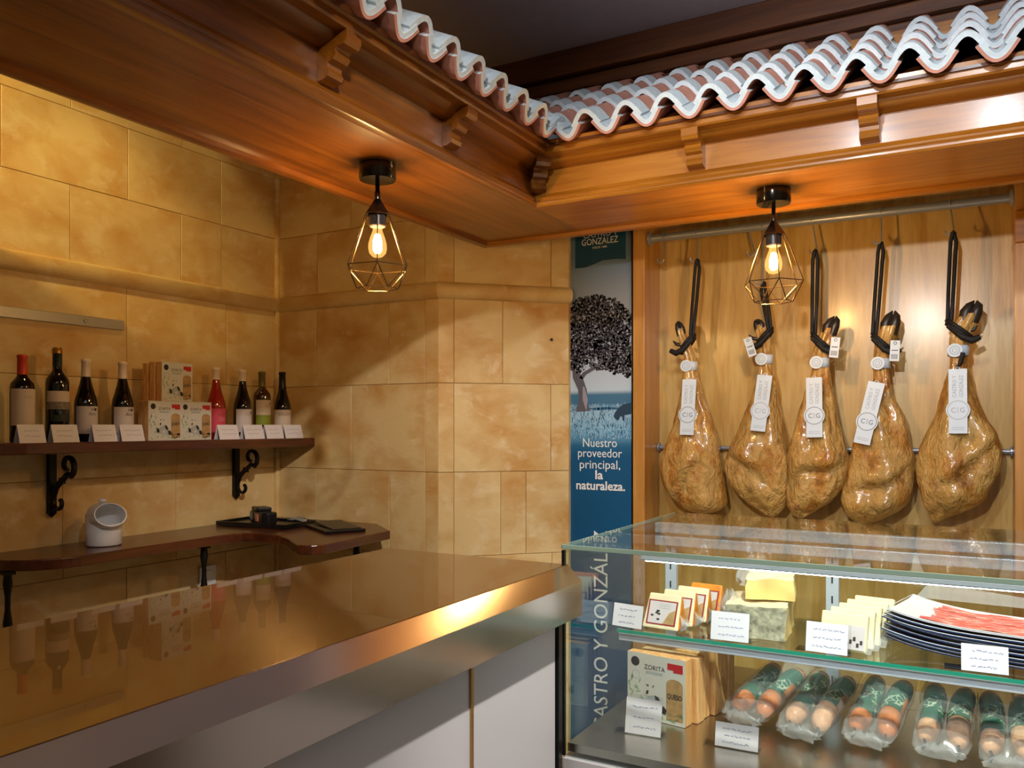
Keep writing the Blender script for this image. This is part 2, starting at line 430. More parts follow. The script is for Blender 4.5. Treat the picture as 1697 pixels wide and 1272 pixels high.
# ================================================================== TILED CANOPY
can = thing('tiled_canopy', 'varnished wooden canopy with a little roof of white banded clay tiles', 'canopy', (0, 0, 0))
SZ = H+.74; XI, YI, XO, YO = -1.31, 2.50, -1.76, 2.92; YE, XE = -.6, 1.3
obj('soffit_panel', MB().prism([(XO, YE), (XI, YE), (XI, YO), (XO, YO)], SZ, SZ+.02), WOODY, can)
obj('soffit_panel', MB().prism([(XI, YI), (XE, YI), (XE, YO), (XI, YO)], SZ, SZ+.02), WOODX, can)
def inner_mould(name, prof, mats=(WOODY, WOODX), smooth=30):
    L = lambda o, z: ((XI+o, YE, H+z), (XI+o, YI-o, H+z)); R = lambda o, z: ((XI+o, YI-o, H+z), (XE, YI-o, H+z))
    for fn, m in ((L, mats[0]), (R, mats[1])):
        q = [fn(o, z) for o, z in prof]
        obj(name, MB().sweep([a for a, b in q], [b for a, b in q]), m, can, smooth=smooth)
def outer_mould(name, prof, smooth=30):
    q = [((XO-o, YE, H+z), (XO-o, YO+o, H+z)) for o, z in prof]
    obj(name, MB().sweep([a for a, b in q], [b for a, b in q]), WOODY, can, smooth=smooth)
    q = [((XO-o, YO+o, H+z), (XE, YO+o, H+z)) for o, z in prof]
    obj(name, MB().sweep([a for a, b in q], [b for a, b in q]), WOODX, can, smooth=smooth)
inner_mould('fascia_board', [(-.02, .742), (0, .742), (0, .9), (-.02, .9)], smooth=None)
bead = [(-.021, .7385), (.006, .734), (.014, .735), (.018, .741), (.018, .747), (.012, .752), (.015, .757), (.014, .763), (.007, .768), (.0005, .778), (-.0, .779)]
inner_mould('lower_moulding', bead)
inner_mould('crown_moulding', [(.0005, .858), (.03, .862), (.045, .869), (.056, .88), (.086, .883), (.09, .888), (.091, .904), (.1, .91), (.102, .92), (.0005, .924)])
outer_mould('edge_moulding', [(-.03, .7395), (-.028, .728), (-.012, .724), (.008, .728), (.012, .74), (.012, .775), (0, .78), (-.0, .7605), (-.03, .7605)])
outer_mould('back_board', [(0, .78), (.012, .78), (.012, 1.26), (0, 1.26)], smooth=None)
# carved brackets under the crown moulding
bp = [(0, .782), (.018, .784), (.03, .79), (.034, .80), (.028, .81), (.03, .82), (.046, .824), (.054, .834), (.05, .845), (.056, .85), (.078, .852), (.086, .862), (.086, .884), (0, .8865)]
def bracket(M, mt=WOODX):
    m = MB(); n = len(bp)
    A = [M @ Vector((o, -.025, z+H)) for o, z in bp]; B = [M @ Vector((o, .025, z+H)) for o, z in bp]
    obj('bracket', m.sweep(A, B), mt, can, smooth=25)
for x in (-.747, -.259, .235, .73): bracket(Matrix.Translation((x, YI-.0006, 0)) @ Matrix.Rotation(-PI/2, 4, 'Z'))
for y in (1.966, 1.461, .96, .46): bracket(Matrix.Translation((XI+.0006, y, 0)), WOODY)  # darkened wood gives these brackets the shade of the left side
bracket(Matrix.Translation((XI+.012, YI-.012, 0)) @ Matrix.Rotation(-PI/4, 4, 'Z'), WOODY)  # corner bracket also takes the wood with shade in its colour
# roof deck under the tiles (two slopes meeting in a valley)
EX, EY = -1.17, 2.37; EZ = H+.905; RISE = .60; RUN = .66
sl = math.atan2(RISE*.62, RUN)
def deck(pts): 
    m = MB(); n = len(pts)
    m.add(pts+[(x, y, z-.015) for x, y, z in pts], [tuple(range(n)), tuple(range(2*n-1, n-1, -1))]+[(i, (i+1) % n, n+(i+1) % n, n+i) for i in range(n)])
    obj('roof_deck', m, WOODD, can)
tz = math.tan(sl); run = .62
deck([(EX-.03, YE, EZ+.012), (EX-.03, EY+.03, EZ+.012), (EX-run, EY+run, EZ-.0+tz*run), (EX-run, YE, EZ-.0+tz*run)])
deck([(EX-.03, EY+.03, EZ+.012), (XE, EY+.03, EZ+.012), (XE, EY+run, EZ-.0+tz*run), (EX-run, EY+run, EZ-.0+tz*run)])
# tiles: x across, y up the slope, z out of the roof
P_ = .1292
def tile_mesh(name, cover, L=.235):
    """half wave tile: the crest tiles are banded, the channel tiles carry a lime bed on a clay shell"""
    m = MB(); n = 12; A = .029
    def wave(x): return A*math.cos(2*PI*x/P_)*(1 if cover else -1)+.030
    def strip(y0, y1, top, bot, mt, mb_, me_):
        hw = .315*P_ if cover else .30*P_
        v = []
        for y in (y0, y1):
            k = 1-.07*y/L
            for lift in (top, bot):
                for i in range(n+1):
                    x = -hw+2*hw*i/n; sl_ = -A*2*PI/P_*math.sin(2*PI*x/P_)*(1 if cover else -1)
                    nn = math.hypot(1, sl_)
                    v.append(((x-lift*sl_/nn)*k, y, wave(x)+lift/nn))
        w_ = n+1; f = []; mi = []
        for i in range(n):
            f.append((i, i+1, 2*w_+i+1, 2*w_+i)); mi.append(mt)
            f.append((w_+i, 3*w_+i, 3*w_+i+1, w_+i+1)); mi.append(mb_)
            f.append((i, w_+i, w_+i+1, i+1)); mi.append(me_)
            f.append((2*w_+i, 2*w_+i+1, 3*w_+i+1, 3*w_+i)); mi.append(me_)
        for i in (0, n): f.append((i, 2*w_+i, 3*w_+i, w_+i)); mi.append(mt)
        o = len(m.v); m.v += v; m.f += [tuple(q+o for q in ff) for ff in f]; m.m += mi
    if cover:
        strip(0, L*.34, .012, -.002, 1, 0, 1); strip(L*.34, L, .010, -.002, 0, 0, 0)
    else:
        strip(0, L, -.004, -.012, 1, 0, 0); strip(.001, L*.62, .008, -.004, 1, 1, 1)
    return m.mesh(name, [TERRA, LIME], 40)
T_COVER = tile_mesh('roof_tile', True); T_CHAN = tile_mesh('roof_tile', False)
EXPO = .188
def place_tile(me, u, row, side, dz=0):
    d = row*EXPO; y = d*math.cos(sl); z = EZ+d*math.sin(sl)+dz
    o = obj('roof_tile', None, None, can, me=me)
    j = random.uniform(-.003, .003); tw = random.uniform(-.02, .02); ti = sl-.075+random.uniform(-.012, .012)
    if side == 'R':
        o.matrix_local = Matrix.Translation((u+j, EY+y, z)) @ Matrix.Rotation(tw, 4, 'Z') @ Matrix.Rotation(ti, 4, 'X')
    else:
        o.matrix_local = Matrix.Translation((EX-y, u+j, z)) @ Matrix.Rotation(PI/2+tw, 4, 'Z') @ Matrix.Rotation(ti, 4, 'X')
ROWS = 4
for k in range(-5, 18):
    u = -1.121+P_*k
    for cov, uu, me in ((0, u, T_CHAN), (1, u+P_/2, T_COVER)):
        for r in range(ROWS):
            yy = r*EXPO*math.cos(sl)
            if uu < EX-yy-.03: continue        # beyond the valley
            place_tile(me, uu, r, 'R', .005*cov)
P2 = .1235
for k in range(-5, 16):
    u = 2.31-P2*k
    for cov, uu, me in ((0, u, T_CHAN), (1, u-P2/2, T_COVER)):
        for r in range(ROWS):
            yy = r*EXPO*math.cos(sl)
            if uu > EY+yy+.03: continue
            place_tile(me, uu, r, 'L', .005*cov)

# ================================================================== PENDANT LAMPS
FIL = emit('glowing_filament', (1.0, .62, .25), 680)
def glow_glass(name):
    m = bpy.data.materials.new(name); m.use_nodes = True; nt = m.node_tree; nt.nodes.clear()
    out = N(nt, 'ShaderNodeOutputMaterial'); ad = N(nt, 'ShaderNodeAddShader'); tr = N(nt, 'ShaderNodeBsdfTransparent'); em = N(nt, 'ShaderNodeEmission')
    tr.inputs[0].default_value = (1, .93, .8, 1); em.inputs[0].default_value = (1, .5, .14, 1); em.inputs[1].default_value = .55
    nt.links.new(tr.outputs[0], ad.inputs[0]); nt.links.new(em.outputs[0], ad.inputs[1]); nt.links.new(ad.outputs[0], out.inputs[0])
    return m
AMBER = glow_glass('lit_bulb_glass')
SOCK = plain('grey_socket', (62, 60, 62), .3, .3)
def pendant(label, loc, rz):
    t = thing('pendant_lamp', label, 'lamp', loc, rz, 'pendant lamps under the canopy')
    obj('ceiling_rose', MB().lathe([(0, -.0004), (.0525, -.0004), (.0525, -.042), (.05, -.046), (0, -.047)], 32), BLACKG, t, smooth=40)
    obj('stem', MB().lathe([(.0065, -.046), (.0065, -.075), (.0085, -.078), (.0085, -.1), (.006, -.102)], 12), BLACKG, t, smooth=40)
    obj('socket_cup', MB().lathe([(.006, -.095), (.011, -.103), (.034, -.138), (.036, -.143), (.03, -.143)], 6), BLACKG, t)
    so = obj('socket', MB().lathe([(.024, -.135), (.024, -.175), (.021, -.178), (0, -.178)], 20), SOCK, t, smooth=40)
    bl = obj('bulb', MB().lathe([(.013, -.176), (.014, -.19), (.021, -.208), (.0255, -.225), (.0265, -.238), (.0235, -.252), (.014, -.262), (0, -.2655)], 20), AMBER, t, smooth=60)
    obj('filament', MB().lathe([(0, -.196), (.008, -.2), (.0125, -.22), (.0125, -.243), (.007, -.252), (0, -.253)], 10), FIL, bl, smooth=60)
    m = MB(); R, r0, r1 = .0935, .036, .058
    top = [(r0*math.cos(PI/3*i), r0*math.sin(PI/3*i), -.143) for i in range(6)]
    mid = [(R*math.cos(PI/3*i), R*math.sin(PI/3*i), -.293) for i in range(6)]
    bot = [(r1*math.cos(PI/3*i+PI/6), r1*math.sin(PI/3*i+PI/6), -.352) for i in range(6)]
    E_ = []
    for i in range(6):
        j = (i+1) % 6
        E_ += [(top[i], top[j]), (top[i], mid[i]), (mid[i], mid[j]), (mid[i], bot[i]), (mid[j], bot[i]), (bot[i], bot[j])]
    for a, b in E_: m.tube([a, b], .0016, 6)
    obj('wire_cage', m, CAGE, t)
    return t
pendant('black wire cage pendant lamp hanging before the stone walls', (-1.483, 1.873, SZ), math.radians(8))
pendant('black wire cage pendant lamp hanging before the hanging hams', (-.558, 2.68, SZ), math.radians(-8))

# ================================================================== SHELVES ON THE STONE WALL
def arc(cx, cy, r, a0, a1, n=10): return [(cx+r*math.cos(math.radians(a0+(a1-a0)*i/n)), cy+r*math.sin(math.radians(a0+(a1-a0)*i/n))) for i in range(n+1)]
S1 = H-.056
up_sh = thing('wall_shelf', 'narrow dark wooden shelf with rounded end carrying the wine bottles', 'shelf', (0, 0, 0))
obj('board', MB().prism([(-2.898, 1.40)]+[(x, y) for x, y in arc(-2.85, 1.60, .195, -90, 0)]+[(-2.655, 2.896), (-2.898, 2.896)], S1-.038, S1), SHELFY, up_sh, bevel=.004)
def scroll(cx, cz, r0, r1, a0, a1, n=14):
    return [(cx+(r0+(r1-r0)*i/n)*math.cos(math.radians(a0+(a1-a0)*i/n)), 0, cz+(r0+(r1-r0)*i/n)*math.sin(math.radians(a0+(a1-a0)*i/n))) for i in range(n+1)]
def shelf_bracket(parent, y, ztop, hgt=.215):
    m = MB()
    m.box((-2.888, y, ztop-hgt/2), (.02, .026, hgt))
    m.add([(-2.898, y-.015, ztop-hgt), (-2.878, y-.015, ztop-hgt), (-2.878, y+.015, ztop-hgt), (-2.898, y+.015, ztop-hgt), (-2.888, y, ztop-hgt-.02)], [(0, 1, 2, 3), (1, 0, 4), (2, 1, 4), (3, 2, 4), (0, 3, 4)])
    k = hgt/.215
    def T(p): return (-2.888+(p[0])*k, y, ztop+p[2]*k)
    s1 = [(.012, 0, -.155), (.03, 0, -.12), (.062, 0, -.10), (.095, 0, -.075)]
    up_ = scroll(.094, -.046, .043, .014, -60, 265)
    m.tube([T(p) for p in s1+up_], [.0115]*len(s1)+[.0115-.003*i/len(up_) for i in range(len(up_))], 8, flat=.8)
    lo = scroll(.042, -.178, .031, .014, 165, 410)
    m.tube([T(p) for p in [(.06, 0, -.103), (.03, 0, -.128), (.014, 0, -.155)]+lo], .0085, 8, flat=.8)
    m.box(T((.062, 0, -.1)), (.022*k, .012, .022*k))
    obj('bracket', m, BLACKM, parent, smooth=40)
shelf_bracket(up_sh, 1.795, S1-.039); shelf_bracket(up_sh, 2.643, S1-.039)
S2 = H-.43
lo_sh = thing('corner_shelf', 'dark wooden ledge turning around the wall corner below the wine shelf', 'shelf', (0, 0, 0))
outl = [(-2.897, 1.52)]+arc(-2.78, 1.71, .19, -90, 0)+[(-2.59, 2.34), (-2.575, 2.385), (-2.53, 2.408), (-2.385, 2.405)]
obj('board', MB().prism(outl+[(-2.385, 2.9), (-2.897, 2.9)], S2-.036, S2), SHELFY, lo_sh, bevel=.004)
obj('board', MB().prism([(-2.383, 2.405), (-2.30, 2.36), (-2.22, 2.30)]+arc(-2.13, 2.31, .065, -100, 0, 6)+[(-2.105, 2.74), (-2.30, 2.9), (-2.383, 2.9)], S2-.036, S2), SHELFY, lo_sh, bevel=.004)
def twist_leg(x, y, z1, z0):
    m = MB(); n = 24
    m.tube([(x, y, z1-(z1-z0)*i/n) for i in range(n+1)], [.011+.004*math.sin(i*1.9) for i in range(n+1)], 8)
    m.box((x-.04, y, z1-.006), (.12, .03, .01))
    obj('support_leg', m, BLACKM, lo_sh, smooth=50)
twist_leg(-2.64, 2.255, S2-.037, .02); twist_leg(-2.72, 1.545, S2-.037, .02); twist_leg(-2.18, 2.62, S2-.037, .02)

st = thing('knife_strip', 'grey steel strip screwed to the stone wall above the bottles', 'strip', (0, 0, 0))
obj('bar', MB().box((-2.893, 1.66, H+.388), (.012, .85, .038)), STRIP, st, bevel=.002)
obj('screw', MB().lathe([(0, 0), (.009, 0), (.008, .005), (0, .006)], 14), RAILSTEEL, st, (-2.887, 1.925, H+.388), (0, PI/2, 0))
so = thing('wall_socket', 'white socket plate on the stone wall under the ledge', 'socket', (-2.896, 2.49, H-.645))
obj('plate', MB().box((.004, 0, 0), (.008, .085, .085)), CERAM, so, bevel=.003)
obj('insert', MB().lathe([(0, .007), (.02, .007), (.022, .009), (.024, .009), (.024, 0)], 18), CERAM, so, (.004, 0, 0), (0, PI/2, 0), smooth=40)

# ------------------------------------------------------------------ wine bottles
BORD = [(0, 0), (.033, 0), (.037, .005), (.037, .188), (.0345, .202), (.024, .216), (.0165, .226), (.0148, .236), (.0142, .288), (.0158, .29), (.0158, .297), (.013, .3), (0, .3)]
BURG = [(0, 0), (.034, 0), (.038, .005), (.038, .135), (.0355, .155), (.029, .178), (.0215, .205), (.0165, .228), (.0145, .25), (.0138, .288), (.0155, .29), (.0155, .297), (.013, .3), (0, .3)]
LCREAM = plain('cream_label', (206, 188, 172), .7); LWHITE = plain('white_label', (206, 196, 198), .65)
LGREY = plain('grey_label_band', (128, 116, 104), .6, noise_amt=.25, nscale=120); LGREEN = plain('green_label', (128, 138, 40), .6); LPINK = plain('pink_label', (206, 70, 92), .6)
LPLUM = plain('plum_print', (112, 78, 104), .6)
CAPRED = plain('red_capsule', (206, 62, 34), .35); CAPW = plain('pale_capsule', (226, 206, 190), .35); CAPG = plain('gold_capsule', (170, 120, 40), .3, .6)
CAPB = plain('black_capsule', (20, 18, 20), .35); CAPGN = plain('olive_capsule', (96, 84, 40), .4); CAPD = plain('dark_green_capsule', (24, 38, 28), .35)
ROSE = plain('rose_wine', (150, 34, 26), .06, 0, .6); WHITEW = plain('brown_green_glass', (58, 34, 14), .06, 0, .6)
def bottle(label, y, prof, h, glass, capm, cap_from, labels, prints=(), x=-2.77, cap2=None, rz=0):
    t = thing('wine_bottle', label, 'bottle', (x, y, S1), math.radians(rz), 'wine bottles on the shelf')
    k = h/.3; P = [(r, z*k) for r, z in prof]
    obj('glass', MB().lathe(P, 28), glass, t, smooth=50)
    def rad(z):
        for (r0, z0), (r1, z1) in zip(P[:-1], P[1:]):
            if z0 <= z <= z1 and z1 > z0: return r0+(r1-r0)*(z-z0)/(z1-z0)
        return P[-2][0]
    zs = sorted({cap_from*k}|{z for r, z in P if z > cap_from*k})
    cp = [(rad(z)+.0007, z+(.0007 if z >= .298*k else 0)) for z in zs]
    ca = obj('capsule', MB().lathe(cp+[(0, .3*k+.001)], 24), capm, t, smooth=50)
    if cap2:
        obj('capsule_top', MB().lathe([(.0166, .283*k), (.0168, .297*k), (.013, .3022*k), (0, .3022*k)], 24), cap2, ca, smooth=50)
    for z0, z1, m, half in labels:
        r = max(rad(z0*k), rad(z1*k))+.0006
        lb_ = obj('label', MB().lathe([(r, z0*k), (r, z1*k)], 24, a0=-math.radians(half), a1=math.radians(half)), m, t, smooth=60)
    for kind, s, z, hh, m in prints:
        r = rad(z*k)+.0011; b = MB()
        bend = lambda px, py: (r*math.cos(px/r), r*math.sin(px/r), py+z*k)
        if kind == 'text': add_text(b, s, hh, None, bend=bend)
        elif kind == 'heart':
            pts = [(0, -.006), (.006, .001), (.005, .005), (.002, .005), (0, .003), (-.002, .005), (-.005, .005), (-.006, .001)]
            b.add([bend(px*1.1+s, py) for px, py in pts], [tuple(range(8))])
        elif kind == 'city':
            pts = [(-.034, -.012), (.034, -.012), (.034, .0), (.026, .004), (.024, .016), (.022, .004), (.014, .0), (.004, .006), (-.006, 0), (-.016, .004), (-.026, .001), (-.034, .006)]
            b.add([bend(px, py) for px, py in pts], [tuple(range(12))])
        elif kind == 'strokes':
            for q in range(s):
                yy = .006*(s/2-q)
                for a in range(8): rect(b, 0, 0, 0, 0) if False else b.add([bend(-.016+a*.004+random.uniform(0, .001), yy), bend(-.0135+a*.004, yy), bend(-.0135+a*.004, yy+.0016), bend(-.016+a*.004, yy+.0016)], [(0, 1, 2, 3)])
        obj('label_print', b, m, t)
    return t
bottle('dark wine bottle with bright red capsule and tall cream label', 1.621, BORD, .291, SOIL, CAPRED, .232, [(.058, .183, LCREAM, 88)], [('strokes', 2, .15, .006, LGREY)])
bottle('tallest wine bottle, dark with gold topped capsule and banded label', 1.742, BORD, .323, SOIL, CAPD, .24, [(.128, .162, LCREAM, 88), (.104, .128, LGREY, 88), (.066, .086, CAPD, 60)], [('strokes', 1, .176, .008, LGREY)], cap2=CAPG)
bottle('dark sloping wine bottle with pale capsule and plum skyline label', 1.847, BURG, .292, SOIL, CAPW, .236, [(.028, .128, LWHITE, 85)], [('heart', .012, .116, 0, INKD), ('text', 'la', .117, .014, INKD), ('text', 'Aira', .1, .016, INKD), ('city', 0, .044, 0, LPLUM)])
bottle('dark sloping wine bottle with pale capsule beside the cheese boxes', 1.993, BURG, .292, SOIL, CAPW, .236, [(.028, .128, LWHITE, 85)], [('heart', .012, .116, 0, INKD), ('text', 'la', .117, .014, INKD), ('text', 'Aira', .1, .016, INKD), ('strokes', 1, .092, 0, LPINK)])
bottle('pinkish red rose wine bottle with pink label', 2.428, BURG, .297, ROSE, CAPW, .25, [(.028, .128, LPINK, 85)], [('text', 'la Aira', .105, .016, LPLUM), ('strokes', 3, .08, 0, LWHITE)])
bottle('dark wine bottle with pale capsule between rose and green bottles', 2.571, BURG, .297, SOIL, CAPW, .25, [(.028, .128, LWHITE, 85)], [('heart', .012, .112, 0, LPLUM), ('strokes', 2, .1, 0, LGREY)])
bottle('brown green wine bottle with olive capsule and green fading label', 2.683, BORD, .295, WHITEW, CAPGN, .232, [(.105, .172, LCREAM, 85), (.06, .105, LGREEN, 85)], [('heart', .012, .155, 0, LGREY), ('strokes', 2, .14, 0, LGREY)])
bottle('black wine bottle with black capsule and CICLOS label', 2.807, BURG, .30, SOIL, CAPB, .222, [(.03, .128, LCREAM, 85)], [('text', 'CICLOS', .108, .0165, INKD)], rz=-30)

# ------------------------------------------------------------------ handwritten price cards
def scribbles(mb, wd, hg, lines, M, th=.0014):
    for q in range(lines):
        y = hg*(.5-.28*(q-(lines-1)/2)) if lines > 1 else hg*.5
        x = -wd*.36+random.uniform(0, wd*.1); end = wd*.36-random.uniform(0, wd*.14)
        while x < end:
            l = random.uniform(.004, .011)*wd/.09
            n = 5; pts = [(x+l*i/n, y+random.uniform(-.0022, .0022)) for i in range(n+1)]
            for a, b in zip(pts[:-1], pts[1:]):
                mb.add([(a[0], a[1], 0), (b[0], b[1], 0), (b[0], b[1]+th, 0), (a[0], a[1]+th, 0)], [(0, 1, 2, 3)], 0, M)
            x += l+random.uniform(.0015, .004)
def tent_card(label, loc, rz, wd, hg, group, lean=18, lines=2):
    """folded card: front sheet leaning back, rear sheet as the prop; faces local -Y"""
    t = thing('price_card', label, 'card', loc, rz, group)
    a = math.radians(lean); dy = hg*math.sin(a); z = hg*math.cos(a)
    m = MB(); th = .0008
    Mf = Matrix.Rotation(-a, 4, 'X')
    m.box((0, th/2, hg/2), (wd, th, hg), 0, Mf)
    obj('front_sheet', m, CARD, t)
    obj('rear_sheet', MB().box((0, -th/2, hg/2), (wd, th, hg), 0, Matrix.Translation((0, 2*dy+.001, 0)) @ Matrix.Rotation(a, 4, 'X')), CARD, t)
    s = MB(); scribbles(s, wd, hg, lines, Mf @ face_to((1, 0, 0), (0, 0, 1), (0, -.0006, 0)))
    obj('handwriting', s, INK, t)
    return t
cds = [(1.600, .088, 'under the red capsule bottle'), (1.714, .092, 'under the tallest bottle'), (1.859, .09, 'under the plum skyline bottle'), (1.968, .094, 'touching the cheese boxes'),
       (2.414, .104, 'under the rose bottle'), (2.55, .108, 'under the bottle next to the rose'), (2.668, .1, 'under the green label bottle'), (2.785, .11, 'under the CICLOS bottle at the shelf end')]
for i, (y, wd, txt) in enumerate(cds):
    tent_card('small white handwritten price card '+txt, (-2.672, y, S1), PI/2, wd, .062, 'price cards on the wine shelf', 16)

# ------------------------------------------------------------------ cheese boxes
BOXW = plain('box_white_print', (206, 204, 196), .5); BOXG = plain('box_leaf_print', (150, 178, 138), .6); BOXR = plain('box_red_print', (186, 34, 40), .5)
BOXT = plain('box_cheese_print', (176, 140, 92), .6, noise_amt=.2, nscale=60); BOXK = plain('box_black_print', (40, 36, 38), .6); BOXP = plain('box_pale_grey_print', (170, 176, 176), .6)
BOXS = wood('box_wood_side', (186, 124, 66), (222, 168, 106), (238, 200, 144), 'Z', scale=30, rough=.6, coat=0, stretch=8, bump=0)
def box_print(wd, hg):
    """printed front of a cheese box in the x-z plane, facing -y"""
    b = MB(); F_ = face_to((1, 0, 0), (0, 0, 1), (0, -.0004, 0)); W = wd; 
    def layer(k): return face_to((1, 0, 0), (0, 0, 1), (0, -.0004-.00025*k, 0))
    rect(b, -W/2, 0, W/2, hg, 0, layer(0))
    rng = random.Random(3)
    for i in range(26):                                   # olive leaves around the edge
        if i < 15: cx, cy = rng.uniform(-.48, -.2)*W, rng.uniform(.03, .62)*hg
        else: cx, cy = rng.uniform(-.1, .46)*W, rng.uniform(.02, .16)*hg
        a = rng.uniform(0, PI); l = .06*W; ww = .017*W
        d = (math.cos(a), math.sin(a)); n = (-d[1], d[0])
        pts = [(cx-d[0]*l, cy-d[1]*l), (cx+n[0]*ww, cy+n[1]*ww), (cx+d[0]*l, cy+d[1]*l), (cx-n[0]*ww, cy-n[1]*ww)]
        pts = [(max(-W*.49, min(W*.49, x)), max(.005, min(hg*.98, y))) for x, y in pts]
        b.add([(x, y, 0) for x, y in pts], [(0, 1, 2, 3)], 1, layer(1))
    disc(b, (-.36*W, .86*hg), .075*W, 4, M=layer(1)); ringd(b, (-.35*W, .66*hg), .06*W, .068*W, 5, M=layer(1))
    rect(b, .2*W, .82*hg, .46*W, .92*hg, 2, layer(1)); rect(b, .3*W, .79*hg, .46*W, .84*hg, 2, layer(2))
    out = [(.18*W, .06*hg), (.46*W, .06*hg), (.46*W, .6*hg)]+[(.32*W+.14*W*math.cos(q), .6*hg+.09*hg*math.sin(q)) for q in (0, .5, 1.0, 1.57, 2.1, 2.6, PI)]+[(.18*W, .6*hg)]
    b.add([(x, y, 0) for x, y in out], [tuple(range(len(out)))], 3, layer(1))
    # goats: a pale animal lying down and a dark one behind it
    def pl(pts, mi, k): b.add([(x*W, y*hg, 0) for x, y in pts], [tuple(range(len(pts)))], mi, layer(k))
    pl([(-.24, .2), (-.2, .3), (-.12, .36), (-.02, .38), (.07, .34), (.13, .26), (.14, .17), (.05, .15), (-.1, .15)], 5, 2)
    pl([(-.17, .36), (-.19, .43), (-.14, .5), (-.06, .51), (-.01, .46), (-.03, .39), (-.1, .36)], 0, 3)
    pl([(-.13, .5), (-.17, .54), (-.12, .53)], 4, 3); pl([(-.06, .51), (-.03, .55), (-.04, .5)], 4, 3)
    pl([(-.16, .44), (-.12, .45), (-.13, .39), (-.17, .38)], 4, 4); pl([(-.02, .39), (.05, .37), (.09, .3), (.06, .25), (.0, .31)], 4, 3)
    pl([(-.26, .3), (-.21, .31), (-.17, .25), (-.19, .19), (-.26, .2)], 4, 3); pl([(.08, .24), (.14, .25), (.19, .2), (.17, .13), (.1, .14)], 4, 3)
    pl([(-.1, .24), (-.02, .26), (.02, .2), (-.06, .17)], 0, 3)
    add_text(b, 'ZORITA', .1*hg, layer(2) @ Matrix.Translation((-.02*W, .8*hg, 0)), 4, width=.36*W)
    add_text(b, 'QUESO', .1*hg, layer(2) @ Matrix.Translation((.32*W, .42*hg, 0)), 4, width=.25*W, offset=.0004)
    rect(b, -.17*W, .7*hg, .12*W, .745*hg, 5, layer(1))
    return b
PRINT = box_print(.148, .15).mesh('printed_front', [BOXW, BOXG, BOXR, BOXT, BOXK, BOXP])
PRINT2 = box_print(.166, .168).mesh('printed_front', [BOXW, BOXG, BOXR, BOXT, BOXK, BOXP])
def cheese_box(label, loc, rz, wd, hg, dp, printed, group):
    t = thing('cheese_box', label, 'box', loc, rz, group)
    obj('carton', MB().box((0, dp/2, hg/2), (wd, dp, hg)), BOXS, t, bevel=.0015)
    if printed is not None: obj('printed_front', None, None, t, (0, 0, 0), me=printed)
    else: obj('lid_seam', MB().box((0, dp*.5, hg+.0004), (wd*.9, dp*.12, .0008)), BOXW, t)
    return t
bx = -2.722
R9 = PI/2
cheese_box('white printed cheese box standing on the shelf beside the dark wine bottle', (bx+.01, 2.133, S1), R9, .148, .15, .03, PRINT, 'cheese boxes on the wine shelf')
cheese_box('white printed cheese box standing on the shelf beside the rose bottle', (bx+.005, 2.283, S1), R9, .148, .15, .03, PRINT, 'cheese boxes on the wine shelf')
cheese_box('wood patterned cheese box behind the one beside the dark bottle', (bx-.027, 2.138, S1), R9, .148, .15, .03, None, 'cheese boxes on the wine shelf')
cheese_box('wood patterned cheese box behind the one beside the rose bottle', (bx-.032, 2.290, S1), R9, .148, .15, .03, None, 'cheese boxes on the wine shelf')
cheese_box('white printed cheese box stacked on top of two others', (bx+.002, 2.195, S1+.151), R9+.05, .148, .15, .03, PRINT, 'cheese boxes on the wine shelf')
cheese_box('wood patterned cheese box in the middle of the top stack', (bx-.034, 2.192, S1+.151), R9+.05, .148, .15, .03, None, 'cheese boxes on the wine shelf')
cheese_box('wood patterned cheese box at the back of the top stack', (bx-.07, 2.188, S1+.151), R9+.05, .148, .146, .028, None, 'cheese boxes on the wine shelf')

# ------------------------------------------------------------------ white salt pig
pg = thing('salt_pig', 'white ceramic salt pig with a wide open mouth on the ledge', 'jar', (-2.745, 1.90, S2), math.radians(-16))
def pig_ring(c, tilt, a, b, n=32):
    ct, s_ = math.cos(tilt), math.sin(tilt)
    return [(c[0]+a*math.cos(2*PI*i/n)*ct, b*math.sin(2*PI*i/n), c[1]-a*math.cos(2*PI*i/n)*s_) for i in range(n)]
def loft(rings, cap0=True, cap1=False):
    m = MB(); n = len(rings[0]); v = [p for r in rings for p in r]; f = []
    for k in range(len(rings)-1):
        for i in range(n): f.append((k*n+i, k*n+(i+1) % n, (k+1)*n+(i+1) % n, (k+1)*n+i))
    if cap0: f.append(tuple(range(n)))
    if cap1: f.append(tuple((len(rings)-1)*n+i for i in range(n)))
    return m.add(v, f)
R0 = .061
rd_ = math.radians
outer = [pig_ring((0, .001), 0, R0-.005, R0-.005), pig_ring((0, .006), 0, R0, R0), pig_ring((0, .055), 0, R0, R0), pig_ring((0, .08), rd_(8), R0+.0005, R0),
         pig_ring((0, .098), rd_(22), .066, .061), pig_ring((.012, .106), rd_(40), .066, .06), pig_ring((.038, .112), rd_(54), .056, .057), pig_ring((.066, .113), rd_(62), .046, .056)]
rim = [pig_ring((.069, .1145), rd_(62), .045, .055), pig_ring((.068, .1155), rd_(62), .042, .052)]
inner = [pig_ring((.04, .11), rd_(54), .049, .051), pig_ring((.012, .102), rd_(40), .058, .054), pig_ring((.0, .088), rd_(12), .055, .055), pig_ring((0, .03), 0, .055, .055)]
obj('body', loft(outer+rim+inner, True, True), CERAM, pg, smooth=60)
obj('knob', MB().lathe([(.007, .145), (.008, .158), (.014, .16), (.015, .164), (.011, .167), (0, .168)], 18), CERAM, pg, (-.016, 0, -.001), smooth=50)

